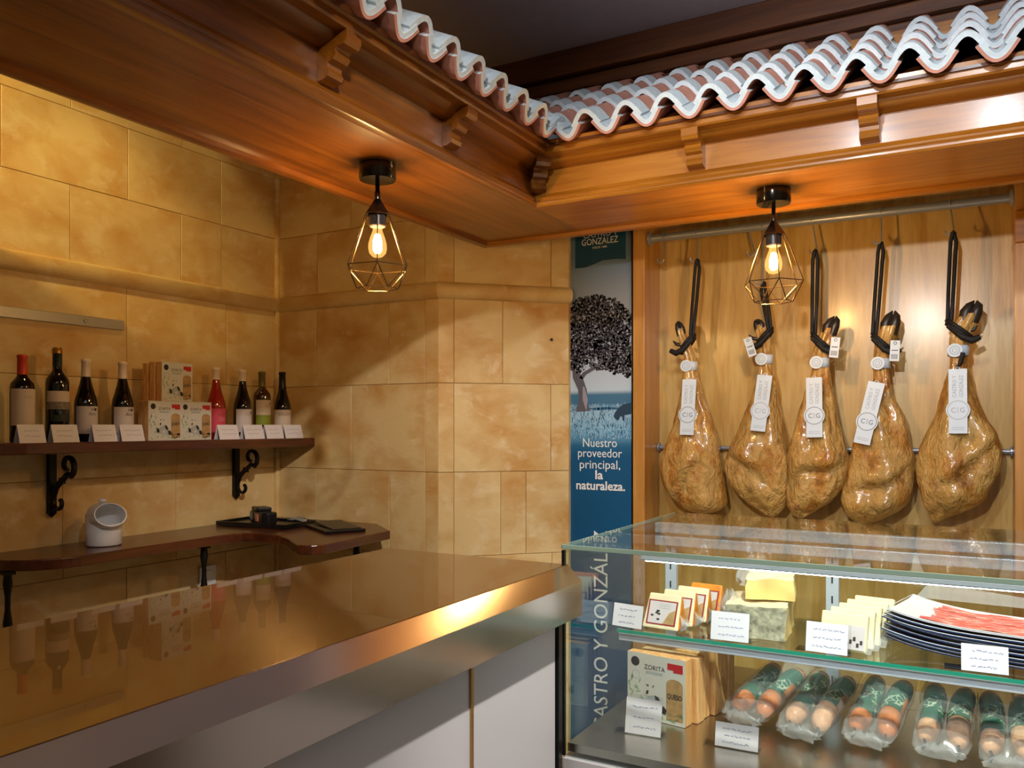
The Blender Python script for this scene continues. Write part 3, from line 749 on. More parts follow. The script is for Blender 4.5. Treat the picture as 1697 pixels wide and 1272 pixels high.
# ------------------------------------------------------------------ black trays and card reader
tr = thing('bill_tray', 'flat black tray lying under the card reader on the ledge', 'tray', (-2.69, 2.63, S2+.0005), math.radians(6))
obj('base', MB().box((0, 0, .005), (.36, .2, .008)), BLACKP, tr, bevel=.003)
m = MB()
for x, y, a, b in ((0, .098, .37, .008), (0, -.098, .37, .008), (.182, 0, .008, .2), (-.182, 0, .008, .2)): m.box((x, y, .01), (a, b, .018))
obj('rim', m, BLACKP, tr)
SCR = plain('grey_screen', (120, 128, 134), .2); PEACH = plain('peach_sticker', (226, 150, 120), .5)
cr = thing('card_reader', 'chunky black card reader lying on the black tray', 'card reader', (-2.69, 2.615, S2+.0105), math.radians(-24))
obj('body', MB().prism([(-.085, -.03), (.07, -.034), (.085, -.01), (.085, .025), (.06, .036), (-.07, .036), (-.09, .02)], 0, .05), BLACKP, cr, bevel=.006)
obj('lid', MB().prism([(-.08, -.026), (.0, -.03), (.02, .03), (-.065, .032)], .05, .068), BLACKP, cr, bevel=.005)
obj('sticker', MB().box((.012, -.0345, .026), (.032, .002, .03)), PEACH, cr)
obj('screen', MB().box((-.06, -.0335, .028), (.026, .002, .032)), SCR, cr)
wl = thing('receipt_folder', 'black leather receipt folder lying beside the tray', 'folder', (-2.33, 2.66, S2+.0005), math.radians(-30))
obj('cover', MB().box((0, 0, .006), (.27, .17, .012)), BLACKP, wl, bevel=.003)
obj('flap', MB().box((.0, .01, .0165), (.25, .12, .008), 0, Matrix.Rotation(.03, 4, 'Y')), BLACKP, wl, bevel=.003)
gl = thing('cable_bundle', 'clear looped cable beside the card reader', 'cable', (-2.565, 2.665, S2+.022))
obj('loop', MB().tube([(.05*math.cos(q*.5)+.02, .022*math.sin(q*.5), .008+.006*math.sin(q*.9)) for q in range(26)], .003, 6), plain('grey_cable', (150, 146, 136), .3), gl)

# ================================================================== STEEL COUNTER
ct = thing('bar_counter', 'long bar counter with brushed steel worktop and pale front panels', 'counter', (0, 0, 0))
CT = H-.327; YN = -1.6; YF = 1.778; XF = -.842; XB = -1.385
m = MB()
prof = [(XB, CT-.008), (XB+.008, CT), (XF-.002, CT), (XF, CT-.001)]
low = [(XF+.036, CT-.036), (XF+.036, CT-.115), (XF+.02, CT-.115), (XF+.02, CT-.04), (XB, CT-.04)]
A = [(x, YN, z) for x, z in prof+low]; B = [(x, YF, z) for x, z in prof+low]
o = obj('worktop', MB().sweep(A, B), [TOPSTEEL, EDGESTEEL], ct)
for p in o.data.polygons:
    if p.center.x > XF+.005: p.material_index = 1
obj('end_apron', MB().box(((XB+XF+.036)/2, YF-.006, CT-.078), (XF+.034-XB, .01, .074)), EDGESTEEL, ct)
obj('carcass', MB().prism([(XB+.06, YN+.02), (XF-.03, YN+.02), (XF-.03, YF-.02), (XB+.06, YF-.02)], 0, CT-.041), GREYALU, ct)
edges = [-1.57, -.36, .52, 1.378, 1.752]
for a, b in zip(edges[:-1], edges[1:]):
    obj('front_panel', MB().box((XF-.025, (a+b)/2, (CT-.041+.08)/2), (.01, b-a-.006, CT-.041-.08)), PANEL, ct, bevel=.001)
for y in edges[1:-1]:
    obj('brass_strip', MB().box((XF-.022, y, (CT-.041+.08)/2), (.012, .009, CT-.041-.08)), BRASS, ct)
obj('end_strip', MB().box((XF-.021, 1.7665, (CT-.041+.08)/2), (.014, .018, CT-.041-.08)), BLACKP, ct)
obj('plinth', MB().box(((XB+XF)/2, (YN+YF)/2, .04), (XF-XB-.12, YF-YN-.1, .078)), BLACKP, ct)

# ================================================================== GLASS DISPLAY CASE
X0, X1, YF0, YB0 = -.868, .62, 1.80, 2.655
YR_ = 2.46; GT = H-.285; SHZ = H-.54; DK = H-.76
dc = thing('display_case', 'glass counter display case with inner shelf and steel deck', 'display case', (0, 0, 0))
gt = obj('top_pane', MB().box(((X0+X1)/2, (YF0+YB0)/2, GT-.004), (X1-X0, YB0-YF0, .008)), GLASS, dc)
obj('polished_edge', MB().box(((X0+X1)/2, YF0-.0015, GT-.0045), (X1-X0, .003, .011)), GEDGE2, gt, bevel=.001)
obj('polished_edge', MB().box((X0-.0015, (YF0+YB0)/2, GT-.0045), (.003, YB0-YF0, .009)), GEDGE2, gt, bevel=.001)
obj('front_pane', MB().box(((X0+X1)/2, YF0+.004, (GT-.012+DK-.03)/2), (X1-X0-.01, .006, GT-.012-DK+.03)), GLASS, dc)
obj('side_pane', MB().box((X0+.004, (YF0+YB0)/2, (GT-.012+DK-.03)/2), (.006, YB0-YF0-.02, GT-.012-DK+.03)), GLASS, dc)
obj('side_pane', MB().box((X1-.004, (YF0+YB0)/2, (GT-.012+DK-.03)/2), (.006, YB0-YF0-.02, GT-.012-DK+.03)), GLASS, dc)
obj('corner_gasket', MB().box((X0+.002, YF0+.004, (GT-.012+DK-.03)/2), (.008, .008, GT-.014-DK+.03)), BLACKP, dc)
br = obj('light_bar', MB().box(((X0+X1)/2+.09, YF0+.03, GT-.018), (X1-X0-.2, .022, .014)), GREYALU, dc, bevel=.003)
obj('led_strip', MB().box(((X0+X1)/2+.09, YF0+.032, GT-.0262), (X1-X0-.22, .014, .0018)), LED, br)
for z, hh in ((GT-.025, .03), (GT-.064, .028)):
    obj('back_rail', MB().box(((X0+X1)/2, YR_-.018, z), (X1-X0-.02, .03, hh)), GREYALU, dc, bevel=.002)
SLOT = plain('slot_dark', (30, 32, 38), .6)
for x in (-.812, -.35, .12, .56):  # second and third stand in for reflections of the wooden post
    u_ = obj('upright', MB().box((x, YR_-.012, (GT-.08+DK)/2), (.034, .02, GT-.08-DK)), GREYALU, dc, bevel=.0015)
    for q in range(7): obj('slot', MB().box((x, YR_-.0225, DK+.06+q*.055), (.004, .001, .02)), SLOT, u_)
obj('sliding_door', MB().box(((X0+X1)/2-.36, YR_+.006, (GT-.07+DK)/2), (.74, .005, GT-.07-DK)), GLASS, dc)
obj('sliding_door', MB().box(((X0+X1)/2+.36, YR_+.014, (GT-.07+DK)/2), (.74, .005, GT-.07-DK)), GLASS, dc)
sh = obj('glass_shelf', MB().box(((X0+X1)/2+.012, 2.25, SHZ-.004), (X1-X0-.04, .36, .008)), GLASS, dc)
obj('polished_edge', MB().box(((X0+X1)/2+.012, 2.0692, SHZ-.004), (X1-X0-.04, .0016, .009)), GEDGE, sh)
obj('shelf_rail', MB().box(((X0+X1)/2+.012, 2.082, SHZ-.02), (X1-X0-.042, .012, .022)), GREYALU, dc, bevel=.002)
DECKM = steel('deck_steel', (196, 190, 180), .25, 'X')
obj('deck', MB().box(((X0+X1)/2, (YF0+YB0)/2, DK-.01), (X1-X0-.02, YB0-YF0-.02, .02)), DECKM, dc)
obj('base_cabinet', MB().box(((X0+X1)/2, (YF0+YB0)/2, (DK-.03)/2), (X1-X0, YB0-YF0, DK-.035)), PANEL, dc, bevel=.003)

# ------------------------------------------------------------------ cheeses on the glass shelf
CH1 = plain('orange_rind_cheese', (230, 140, 48), .5, noise_amt=.25, nscale=40)
CH2 = plain('cream_cheese_paste', (240, 224, 186), .45, noise_amt=.06)
CHB = plain('grey_mould_rind', (166, 160, 136), .8, noise_amt=.45, nscale=70, bump=.4)
CHY = plain('yellow_cheese', (236, 206, 130), .45, noise_amt=.1)
PLE = plain('pale_yellow_cheese', (246, 232, 184), .45, noise_amt=.06)
REDL = plain('red_label_frame', (150, 40, 44), .5)
def label_print(wd, hg):
    b = MB(); ly = lambda k: face_to((1, 0, 0), (0, 0, 1), (0, -.0008-.0003*k, 0))
    rect(b, -wd*.4, hg*.12, wd*.4, hg*.86, 1, ly(0)); rect(b, -wd*.36, hg*.16, wd*.36, hg*.82, 0, ly(1))
    rng = random.Random(5)
    for i in range(6):
        x = -wd*.3+rng.random()*wd*.2; y = hg*(.22+rng.random()*.3); rect(b, x, y, x+.008, y+.005, 2, ly(2))
    b.add([(wd*.36, hg*.16, 0), (wd*.36, hg*.6, 0), (wd*.2, hg*.5, 0), (wd*.08, hg*.22, 0), (wd*.05, hg*.16, 0)], [(0, 1, 2, 3, 4)], 3, ly(2))
    for q in range(3): rect(b, -wd*.1, hg*(.62+.06*q), wd*.22, hg*(.635+.06*q), 4, ly(2))
    return b.mesh('label', [LWHITE, REDL, INKD, BOXT, BOXP])
LP = label_print(.104, .088)
for i in range(4):
    t = thing('cheese_wedge', ['vacuum packed cheese wedge with red framed label, frontmost of its row', 'vacuum packed cheese wedge right behind the frontmost red labelled one', 'third vacuum packed cheese wedge of the red labelled row', 'orange cheese wedge at the back of the red labelled row'][i], 'cheese', (-.731+.018*i, 2.104+.066*i, SHZ), math.radians(-6), 'red labelled cheese wedges')
    A_ = math.radians(-22); M = Matrix.Rotation(A_, 4, 'X')
    # wedge: thin at the top, thick at the foot
    wd, hg = .104, .094; m = MB()
    pr = [(-wd/2, 0, 0), (wd/2, 0, 0), (wd/2-.004, 0, hg), (-wd/2+.008, 0, hg)]
    bk = [(-wd/2, .052, .016), (wd/2, .052, .016), (wd/2-.004, .012, hg), (-wd/2+.008, .012, hg)]
    pr = [M @ Vector(p) for p in pr]; zmin = min(p.z for p in pr); 
    bk = [M @ Vector(p) for p in bk]; zl = min(0, min(p.z for p in bk))
    pr = [p-Vector((0, 0, zl)) for p in pr]; bk = [p-Vector((0, 0, zl)) for p in bk]
    m.sweep(pr, bk)
    o = obj('paste', m, [CH2, CH1], t, bevel=.004)
    o.data.polygons[0].material_index = 0
    for p in o.data.polygons:
        if abs(p.normal.x) > .7: p.material_index = 1
        if i == 3: p.material_index = 1
    lo_ = obj('label', None, None, t, me=LP); lo_.matrix_local = Matrix.Translation((0, 0, -zl)) @ M
    f = MB(); n = 12
    for s_ in (1,):
        v = []; 
        for k in range(n+1):
            y = .0+.046*k/n
            v += [(wd/2+.001, y, .002), (wd/2+.012+.008*math.sin(k*1.7+i), y, .02+.012*math.sin(k*2.3)), (wd/2+.002, y+.006, .05-.03*k/n)]
        fc = []
        for k in range(n):
            for q in range(2): fc.append((k*3+q, k*3+q+1, k*3+3+q+1, k*3+3+q))
        f.add(v, fc)
    obj('wrap_film', f, FILM, t, smooth=30)

def lumpy(mb, c, d, seed, amp=.006, n=7):
    """block with an uneven cut surface"""
    import itertools
    nx, ny, nz = n, n, n
    idx = {}
    for i, j, k in itertools.product(range(nx+1), range(ny+1), range(nz+1)):
        if i in (0, nx) or j in (0, ny) or k in (0, nz):
            p = Vector((c[0]+(i/nx-.5)*d[0], c[1]+(j/ny-.5)*d[1], c[2]+(k/nz-.5)*d[2]))
            q = noise.noise_vector(p*28+Vector((seed, 0, seed)))*amp
            if k == 0: q.z = 0
            idx[i, j, k] = len(mb.v); mb.v.append(tuple(p+q))
    def quad(a, b, c_, d_, mi): mb.f.append((idx[a], idx[b], idx[c_], idx[d_])); mb.m.append(mi)
    for a in range(n):
        for b in range(n):
            quad((a, b, 0), (a+1, b, 0), (a+1, b+1, 0), (a, b+1, 0), 0); quad((a, b, n), (a+1, b, n), (a+1, b+1, n), (a, b+1, n), 1)
            quad((a, 0, b), (a+1, 0, b), (a+1, 0, b+1), (a, 0, b+1), 2); quad((a, n, b), (a+1, n, b), (a+1, n, b+1), (a, n, b+1), 0)
            quad((0, a, b), (0, a+1, b), (0, a+1, b+1), (0, a, b+1), 2); quad((n, a, b), (n, a+1, b), (n, a+1, b+1), (n, a, b+1), 3)
def crumple(c, rx, ry, h, seed, n=14):
    m = MB(); v = []; f = []
    for k in range(6):
        q = k/5
        for i in range(n):
            a = 2*PI*i/n; rr = (1-.75*q**1.5)*(1+.22*math.sin(i*2.4+k*1.3+seed))
            v.append((c[0]+rx*rr*math.cos(a), c[1]+ry*rr*math.sin(a), c[2]+h*q+.006*math.sin(i*3.1+k)))
    for k in range(5):
        for i in range(n): f.append((k*n+i, k*n+(i+1) % n, (k+1)*n+(i+1) % n, (k+1)*n+i))
    return m.add(v, f)
cb = thing('blue_cheese_block', 'large blue cheese block with grey mouldy rind wrapped in film', 'cheese', (-.5, 2.235, SHZ), math.radians(5))
m = MB(); lumpy(m, (0, 0, .042), (.15, .19, .082), 1)
obj('block', m, [CH2, CH2, CHB, CHY], cb, smooth=35)
obj('wrap_film', crumple((-.075, -.02, .055), .03, .045, .05, 2), FILM, cb, smooth=40)
cy = thing('yellow_cheese_half', 'yellow cut cheese half lying on the blue cheese block', 'cheese', (-.478, 2.262, SHZ+.089), math.radians(10))
m = MB(); lumpy(m, (0, 0, .027), (.12, .13, .052), 4, .008)
obj('paste', m, [CHY, CH2, CHY, CHY], cy, smooth=35)
obj('wrap_film', crumple((-.035, 0, .03), .056, .05, .075, 5), FILM, cy, smooth=40)
for i in range(5):
    t = thing('cheese_slice', ['pale yellow packed cheese slice with dark printed corner, frontmost of five', 'second pale yellow cheese slice behind the printed one', 'middle pale yellow cheese slice of the row of five', 'fourth pale yellow cheese slice of the row', 'pale yellow cheese slice at the back of the row'][i], 'cheese', (-.283+.012*i, 2.115+.042*i, SHZ), math.radians(-8), 'pale cheese slices')
    M = Matrix.Rotation(math.radians(-17), 4, 'X'); hg = .088+.003*i
    obj('paste', MB().box((0, .011, hg/2+.0065), (.108-.003*i, .02, hg), 0, M), PLE, t, bevel=.004)
    if i == 0:
        b = MB(); rect(b, .0, .004, .05, .06, 0, M @ face_to((1, 0, 0), (0, 0, 1), (0, -.0012, .006)))
        for q in range(5): rect(b, .008+.008*q, .01+.007*(q % 3), .014+.008*q, .02+.007*(q % 3), 1, M @ face_to((1, 0, 0), (0, 0, 1), (0, -.0016, .006)))
        obj('label', b, [LWHITE, INKD], t)
    f = MB(); f.add([(.052, .002, .004), (.066, .004, .004), (.07, .006, .03), (.058, .01, .07), (.052, .012, .085)], [(0, 1, 2, 3, 4)], 0, M)
    obj('wrap_film', f, FILM, t)

# stacked trays of sliced ham
NAVY = plain('navy_tray_board', (42, 60, 104), .3); RIM = plain('white_tray_rim', (222, 220, 224), .35); HAMR = plain('red_ham_slice', (212, 92, 76), .35, noise_amt=.3, nscale=90); HAMS = wood('ham_slice_streaks', (196, 56, 48), (220, 104, 88), (244, 210, 192), 'X', scale=55, rough=.35, coat=.2, stretch=7, bump=.1); HAMF = plain('ham_fat', (240, 202, 182), .4)
for i in range(8):
    top = i == 7
    t = thing('ham_tray', 'tray of red sliced ham on top of the stack' if top else ['bottom', 'second', 'third', 'fourth', 'fifth', 'sixth', 'seventh'][i]+' navy backed ham tray counted from the stack foot', 'food tray', (.07+.006*math.sin(i*2.1), 2.245+.004*math.cos(i*1.7), SHZ+.0095*i+.0005), math.radians(-13+1.5*math.sin(i*1.3)), 'sliced ham trays in the case')
    n = 14; wd, dp = .50, .21; v = []; 
    def bowl(x, y): 
        q = abs(2*x/wd)**3*.024+abs(2*y/dp)**4*.006
        return q
    NX, NY = 16, 6
    m = MB(); v = []; f = []
    for lay in (0, .0035):
        for a in range(NX+1):
            for b in range(NY+1):
                x = (a/NX-.5)*wd; y = (b/NY-.5)*dp; v.append((x, y, bowl(x, y)+lay))
    w_ = NY+1; S_ = (NX+1)*w_
    for a in range(NX):
        for b in range(NY):
            q = a*w_+b; f.append((q, q+1, q+w_+1, q+w_)); f.append((S_+q, S_+q+w_, S_+q+w_+1, S_+q+1))
    for a in range(NX): f.append((a*w_, (a+1)*w_, S_+(a+1)*w_, S_+a*w_)); f.append((a*w_+NY, S_+a*w_+NY, S_+(a+1)*w_+NY, (a+1)*w_+NY))
    for b in range(NY): f.append((b, S_+b, S_+b+1, b+1)); q = NX*w_; f.append((q+b, q+b+1, S_+q+b+1, S_+q+b))
    m.add(v, f)
    obj('board', m, RIM if top else NAVY, t, smooth=40)
    rm = MB()
    loop = [((a/NX-.5)*wd, -dp/2) for a in range(NX+1)]+[(wd/2, dp/2)]+[((a/NX-.5)*wd, dp/2) for a in range(NX, -1, -1)]
    rm.tube([(x, y, bowl(x, y)+.004) for x, y in loop], .0009, 5, closed=True)
    obj('rim', rm, RIM, t)
    if top:
        for s_ in range(11):
            y = -.078+.0155*s_; mm = MB(); nn = 18; vv = []
            x0 = -.17+random.uniform(-.02, .02)
            for k in range(nn+1):
                x = x0+.42*k/nn*(.9+.1*random.random()) if k else x0
                x = min(x, .235)
                z = bowl(x, y)+.006+.002*math.sin(k*1.1+s_*2); ww = .0085+.002*math.sin(k*.8+s_)
                vv += [(x, y-ww, z), (x, y, z+.004), (x, y+ww, z+.001)]
            ff = []; 
            for k in range(nn):
                for q in range(2): ff.append((k*3+q, k*3+3+q, k*3+3+q+1, k*3+q+1))
            mm.add(vv, ff)
            for k in range(0): mm.m[k] = 1 if (k//2+s_*2) % 5 == 0 or (s_ % 2 == 1 and k % 2) else 0
            obj('ham_slice', mm, HAMS, t, smooth=50)
        f = MB(); f.add([(-.24, .09, .03), (-.17, .1, .03), (.1, .108, .035), (.12, .12, .05), (-.15, .13, .062), (-.22, .115, .06)], [(0, 1, 2, 3, 4, 5)])
        obj('wrap_film', f, FILM, t)

# price cards in clear holders
def holder_card(label, loc, rz, wd, hg, group, off=0):
    t = thing('price_card', label, 'card', (loc[0], loc[1], loc[2]+.001), rz, group)
    M = Matrix.Rotation(math.radians(-12), 4, 'X')
    obj('holder', MB().box((-.008, .003, hg*.57), (wd+.03, .002, hg*1.1), 0, M).box((-.008, .022, .0015), (wd+.03, .04, .002)), ACRYL, t)
    obj('sheet', MB().box((off, .0005, hg/2+.002), (wd, .001, hg), 0, M), CARD, t)
    s = MB(); scribbles(s, wd, hg, 3, M @ face_to((1, 0, 0), (0, 0, 1), (off, -.0006, 0))); obj('handwriting', s, INK, t)
holder_card('white price card in clear holder beside the red labelled wedges', (-.823, 2.088, SHZ), math.radians(-8), .088, .06, 'price cards in the case', .006)
holder_card('white price card standing before the blue cheese block', (-.541, 2.079, SHZ), math.radians(2), .094, .07, 'price cards in the case')
holder_card('white price card standing before the pale cheese slices', (-.312, 2.078, SHZ), math.radians(-2), .094, .07, 'price cards in the case')
holder_card('white price card standing before the ham trays', (.004, 2.083, SHZ), math.radians(2), .09, .058, 'price cards in the case', .01)
holder_card('white price card before the cheese boxes on the lower deck', (-.722, 1.935, DK), math.radians(4), .09, .085, 'price cards in the case', .006)
holder_card('white price card before the sausage packs on the lower deck', (-.50, 1.96, DK), math.radians(2), .10, .055, 'price cards in the case', .006)

# cheese boxes in a row on the deck
nm = ['printed cheese box with goat picture standing first on the lower deck', 'wood patterned cheese box second in the deck row', 'wood patterned cheese box third in the deck row', 'wood patterned cheese box fourth in the deck row', 'wood patterned cheese box fifth in the deck row', 'wood patterned cheese box last in the deck row']
for i in range(6):
    a = math.radians(-9)
    cheese_box(nm[i], (-.722+.011*i+(.008 if i in (1, 3) else 0), 2.05+.0415*i, DK+.001), a, .166, .168-.002*(i % 2), .037, PRINT2 if i == 0 else None, 'cheese boxes on the case deck')

# cured sausage packs
SAU = plain('cured_sausage', (226, 170, 128), .35, noise_amt=.25, nscale=30, bump=.3); SAU2 = plain('sausage_orange', (214, 122, 54), .35, noise_amt=.3, nscale=30)
def swirl_mat():
    m, nt, b = new_mat('green_sleeve_print')
    tc = N(nt, 'ShaderNodeTexCoord'); vo = N(nt, 'ShaderNodeTexVoronoi', feature='DISTANCE_TO_EDGE', Scale=70.0)
    nz = N(nt, 'ShaderNodeTexNoise', Scale=22.0, Detail=2.0)
    nt.links.new(tc.outputs['Object'], vo.inputs['Vector']); nt.links.new(tc.outputs['Object'], nz.inputs['Vector'])
    r = N(nt, 'ShaderNodeValToRGB'); e = r.color_ramp.elements
    e[0].position = .04; e[0].color = (1, 1, 1, 1); e[1].position = .08; e[1].color = (0, 0, 0, 1)
    nt.links.new(vo.outputs['Distance'], r.inputs[0])
    r2 = N(nt, 'ShaderNodeValToRGB'); r2.color_ramp.elements[0].position = .5; r2.color_ramp.elements[1].position = .54
    nt.links.new(nz.outputs[0], r2.inputs[0])
    mu = N(nt, 'ShaderNodeMath', operation='MULTIPLY'); nt.links.new(r.outputs[0], mu.inputs[0]); nt.links.new(r2.outputs[0], mu.inputs[1])
    mx = N(nt, 'ShaderNodeMix', data_type='RGBA'); mx.inputs[6].default_value = lin((26, 104, 84)); mx.inputs[7].default_value = lin((206, 214, 186))
    nt.links.new(mu.outputs[0], mx.inputs[0]); nt.links.new(mx.outputs[2], b.inputs['Base Color']); b.inputs['Roughness'].default_value = .25
    return m
SLEEVE = swirl_mat()
BLK = plain('black_string_clip', (36, 34, 38), .4)
SPROF = [(0, -.115), (.008, -.113), (.017, -.104), (.023, -.09), (.025, -.06), (.0255, .06), (.024, .09), (.016, .108), (.006, .114), (0, .116)]
def bent_lathe(prof, bend, n=14, grow=0, z0=None, z1=None):
    pr = [(r+grow, z) for r, z in prof]
    if z0 is not None:
        def rad(z):
            for (a, b), (c, d) in zip(prof[:-1], prof[1:]):
                if b <= z <= d: return a+(c-a)*(z-b)/(d-b)+grow
        pr = [(rad(z), z) for z in [z0+(z1-z0)*i/6 for i in range(7)]]
    m = MB().lathe(pr, n)
    m.v = [(x+bend*(z/.1)**2, y, z) for x, y, z in m.v]
    return m
def sausage_pack(label, loc, rz, tilt, front=True, mat_=None):
    t = thing('sausage_pack', label, 'sausage pack', loc, rz, 'cured sausage packs on the deck')
    M = Matrix.Rotation(tilt, 4, 'X')
    for s_ in (-1, 1):
        so_ = obj('sausage', bent_lathe(SPROF, .006*s_), mat_ or SAU, t, smooth=50)
        so_.matrix_local = M @ Matrix.Translation((s_*.028, 0, .0285)) @ Matrix.Rotation(-PI/2, 4, 'X') @ Matrix.Rotation(s_*.4, 4, 'Z')
        obj('printed_sleeve', bent_lathe(SPROF, .006*s_, grow=.0012, z0=-.05+.014*s_, z1=.098), SLEEVE, so_, smooth=50)
        obj('string_tie', MB().tube([(.006*s_*1.3, 0, -.112), (.006*s_*1.3+.004, .003, -.128), (.012*s_, .008, -.14)], .0035, 6), BLK, so_)
    # clear pouch around both
    m = MB(); n = 22; v = []; f = []; rows = 9
    for k in range(rows+1):
        y = -.15+.3*k/rows; q = abs(k/rows-.5)*2; h = .033*(1-q**5)+.003; wv = .062*(1-.12*q**4)
        for i in range(n):
            a = 2*PI*i/n
            v.append((wv*math.copysign(abs(math.cos(a))**.7, math.cos(a))+.003*math.sin(k*2.1+i), y+.004*math.sin(i*1.9), max(.001, .0285+h*math.sin(a)+.0025*math.sin(i*2.7+k*1.9))))
    for k in range(rows):
        for i in range(n): f.append((k*n+i, k*n+(i+1) % n, (k+1)*n+(i+1) % n, (k+1)*n+i))
    m.add(v, f)
    ef = obj('pouch_end', crumple((0, -.145, .012), .05, .014, .03, rz*9), FILM, t, smooth=30); ef.matrix_local = M
    po = obj('clear_pouch', m, FILM2, t, smooth=35); po.matrix_local = M
    return t
sp = [('cured sausage pack with orange ends beside the cheese boxes', -.475, 2.245, -16, 15, .004, SAU2), ('cured sausage pack lying beside the orange ended pack', -.342, 2.215, -12, 16, .004, None),
      ('cured sausage pack in the middle of the row', -.206, 2.245, -8, 16, .004, SAU2), ('cured sausage pack next to the middle pack', -.064, 2.25, -4, 16, .004, None),
      ('cured sausage pack below the ham tray card', .06, 2.245, 0, 16, .004, None), ('cured sausage pack at the far end of the row', .19, 2.25, 3, 16, .004, None)]
for lab, x, y, rz, ti, dz, mt in sp:
    sausage_pack(lab, (x, y, DK+dz+.15*math.sin(math.radians(ti))), math.radians(rz), math.radians(ti), mat_=mt)

# ================================================================== HAM RAIL, HOOKS AND HAMS
rl = thing('ham_rail', 'round steel rail across the top of the wooden niche', 'rail', (0, 0, 0))
obj('tube', MB().tube([(-1.213, 3.36, H+.789), (.11, 3.36, H+.789)], .0165, 20), RAILSTEEL, rl, smooth=50)
for x, s_ in ((-1.2125, 1), (.1095, -1)):
    obj('flange', MB().lathe([(0, 0), (.03, 0), (.03, .006), (.02, .012), (0, .012)], 20), RAILSTEEL, rl, (x, 3.36, H+.789), (0, s_*PI/2, 0), smooth=40)
rd = thing('lower_rail', 'thin steel rod running behind the hams', 'rail', (0, 0, 0))
obj('tube', MB().tube([(-1.213, 3.478, H-.093), (.11, 3.478, H-.093)], .009, 14), RAILSTEEL, rd, smooth=50)
for x, s_ in ((-1.2125, 1), (.1095, -1)):
    obj('flange', MB().lathe([(0, 0), (.02, 0), (.02, .006), (0, .008)], 16), RAILSTEEL, rd, (x, 3.478, H-.093), (0, s_*PI/2, 0))

def s_hook(label, x, drop, dx=0, yaw=0):
    t = thing('meat_hook', label, 'hook', (x, 3.36, H+.789), yaw, 'steel hooks on the ham rail')
    R = .0195; pts = []
    for k in range(11): a = math.radians(200-20*k); pts.append((0, R*math.cos(a), R*math.sin(a)))
    for k in range(1, 5): pts.append((dx*k/4, R*(1-.9*k/4), -drop*k/4))
    r2 = .014
    for k in range(1, 10): a = math.radians(0-22*k); pts.append((dx-r2+r2*math.cos(a), .002, -drop+r2*math.sin(a)))
    obj('wire', MB().tube(pts, .003, 7), RAILSTEEL, t, smooth=50)
hk = [(-1.149, .09, 0, 'empty steel hook beside the niche post'), (-1.007, .10, 0, 'steel hook carrying the ham nearest the banner'), (-.803, .10, .03, 'empty steel hook between the first two hams'), (-.742, .215, 0, 'long steel hook behind the pendant lamp'),
      (-.557, .115, .02, 'steel hook carrying the middle ham'), (-.312, .10, -.0, 'steel hook carrying the ham with the white paper ticket'), (-.085, .095, .012, 'steel hook carrying the ham beside the right post')]
for x, d, dx, lab in hk: s_hook(lab, x, d, dx)

def ham_mat():
    m, nt, b = new_mat('cured_ham_skin')
    tc = N(nt, 'ShaderNodeTexCoord'); oi = N(nt, 'ShaderNodeObjectInfo'); mp = N(nt, 'ShaderNodeMapping'); mp.inputs['Scale'].default_value = (1, 1, .55)
    rc = N(nt, 'ShaderNodeCombineXYZ'); mu = N(nt, 'ShaderNodeMath', operation='MULTIPLY'); mu.inputs[1].default_value = 13
    nt.links.new(oi.outputs['Random'], mu.inputs[0]); nt.links.new(mu.outputs[0], rc.inputs[0]); nt.links.new(rc.outputs[0], mp.inputs['Location'])
    nt.links.new(tc.outputs['Object'], mp.inputs['Vector'])
    n1 = N(nt, 'ShaderNodeTexNoise', Scale=13.0, Detail=6.0, Roughness=.6, Distortion=.25); n2 = N(nt, 'ShaderNodeTexNoise', Scale=24.0, Detail=5.0, Roughness=.62, Distortion=.6); n3 = N(nt, 'ShaderNodeTexNoise', Scale=90.0, Detail=4.0)
    for n in (n1, n2, n3): nt.links.new(mp.outputs[0], n.inputs['Vector'])
    r = N(nt, 'ShaderNodeValToRGB'); e = r.color_ramp.elements
    e[0].position = .28; e[0].color = lin((124, 78, 26)); e[1].position = .74; e[1].color = lin((134, 122, 72))
    for p_, c_ in ((.4, (182, 124, 48)), (.5, (202, 160, 88)), (.6, (188, 146, 78))): k = e.new(p_); k.color = lin(c_)
    nt.links.new(n1.outputs[0], r.inputs[0])
    r2 = N(nt, 'ShaderNodeValToRGB'); e = r2.color_ramp.elements; e[0].position = .58; e[0].color = (0, 0, 0, 1); e[1].position = .72; e[1].color = (.7, .7, .7, 1)
    nt.links.new(n2.outputs[0], r2.inputs[0])
    mx = N(nt, 'ShaderNodeMix', data_type='RGBA'); mx.inputs[7].default_value = lin((132, 78, 50))
    nt.links.new(r2.outputs[0], mx.inputs[0]); nt.links.new(r.outputs[0], mx.inputs[6]); nt.links.new(mx.outputs[2], b.inputs['Base Color'])
    b.inputs['Roughness'].default_value = .36; b.inputs['Coat Weight'].default_value = .7; b.inputs['Coat Roughness'].default_value = .16
    b.inputs['Subsurface Weight'].default_value = .0
    ad = N(nt, 'ShaderNodeMath', operation='MULTIPLY_ADD'); ad.inputs[1].default_value = .3
    nt.links.new(n3.outputs[0], ad.inputs[0]); nt.links.new(n2.outputs[0], ad.inputs[2])
    bp_ = N(nt, 'ShaderNodeBump', Strength=1.0, Distance=.026); nt.links.new(ad.outputs[0], bp_.inputs['Height']); nt.links.new(bp_.outputs[0], b.inputs['Normal'])
    return m
HAM = ham_mat()
HOOF = plain('dark_hoof', (44, 38, 34), .35, noise_amt=.3, nscale=50)
CORD = plain('black_cord', (20, 20, 24), .6, bump=.3, bscale=300)
TAGW = plain('white_tag', (208, 222, 238), .4); TAGP = plain('tag_grey_print', (150, 164, 180), .5); TAGD = plain('tag_blue_print', (74, 92, 116), .5)
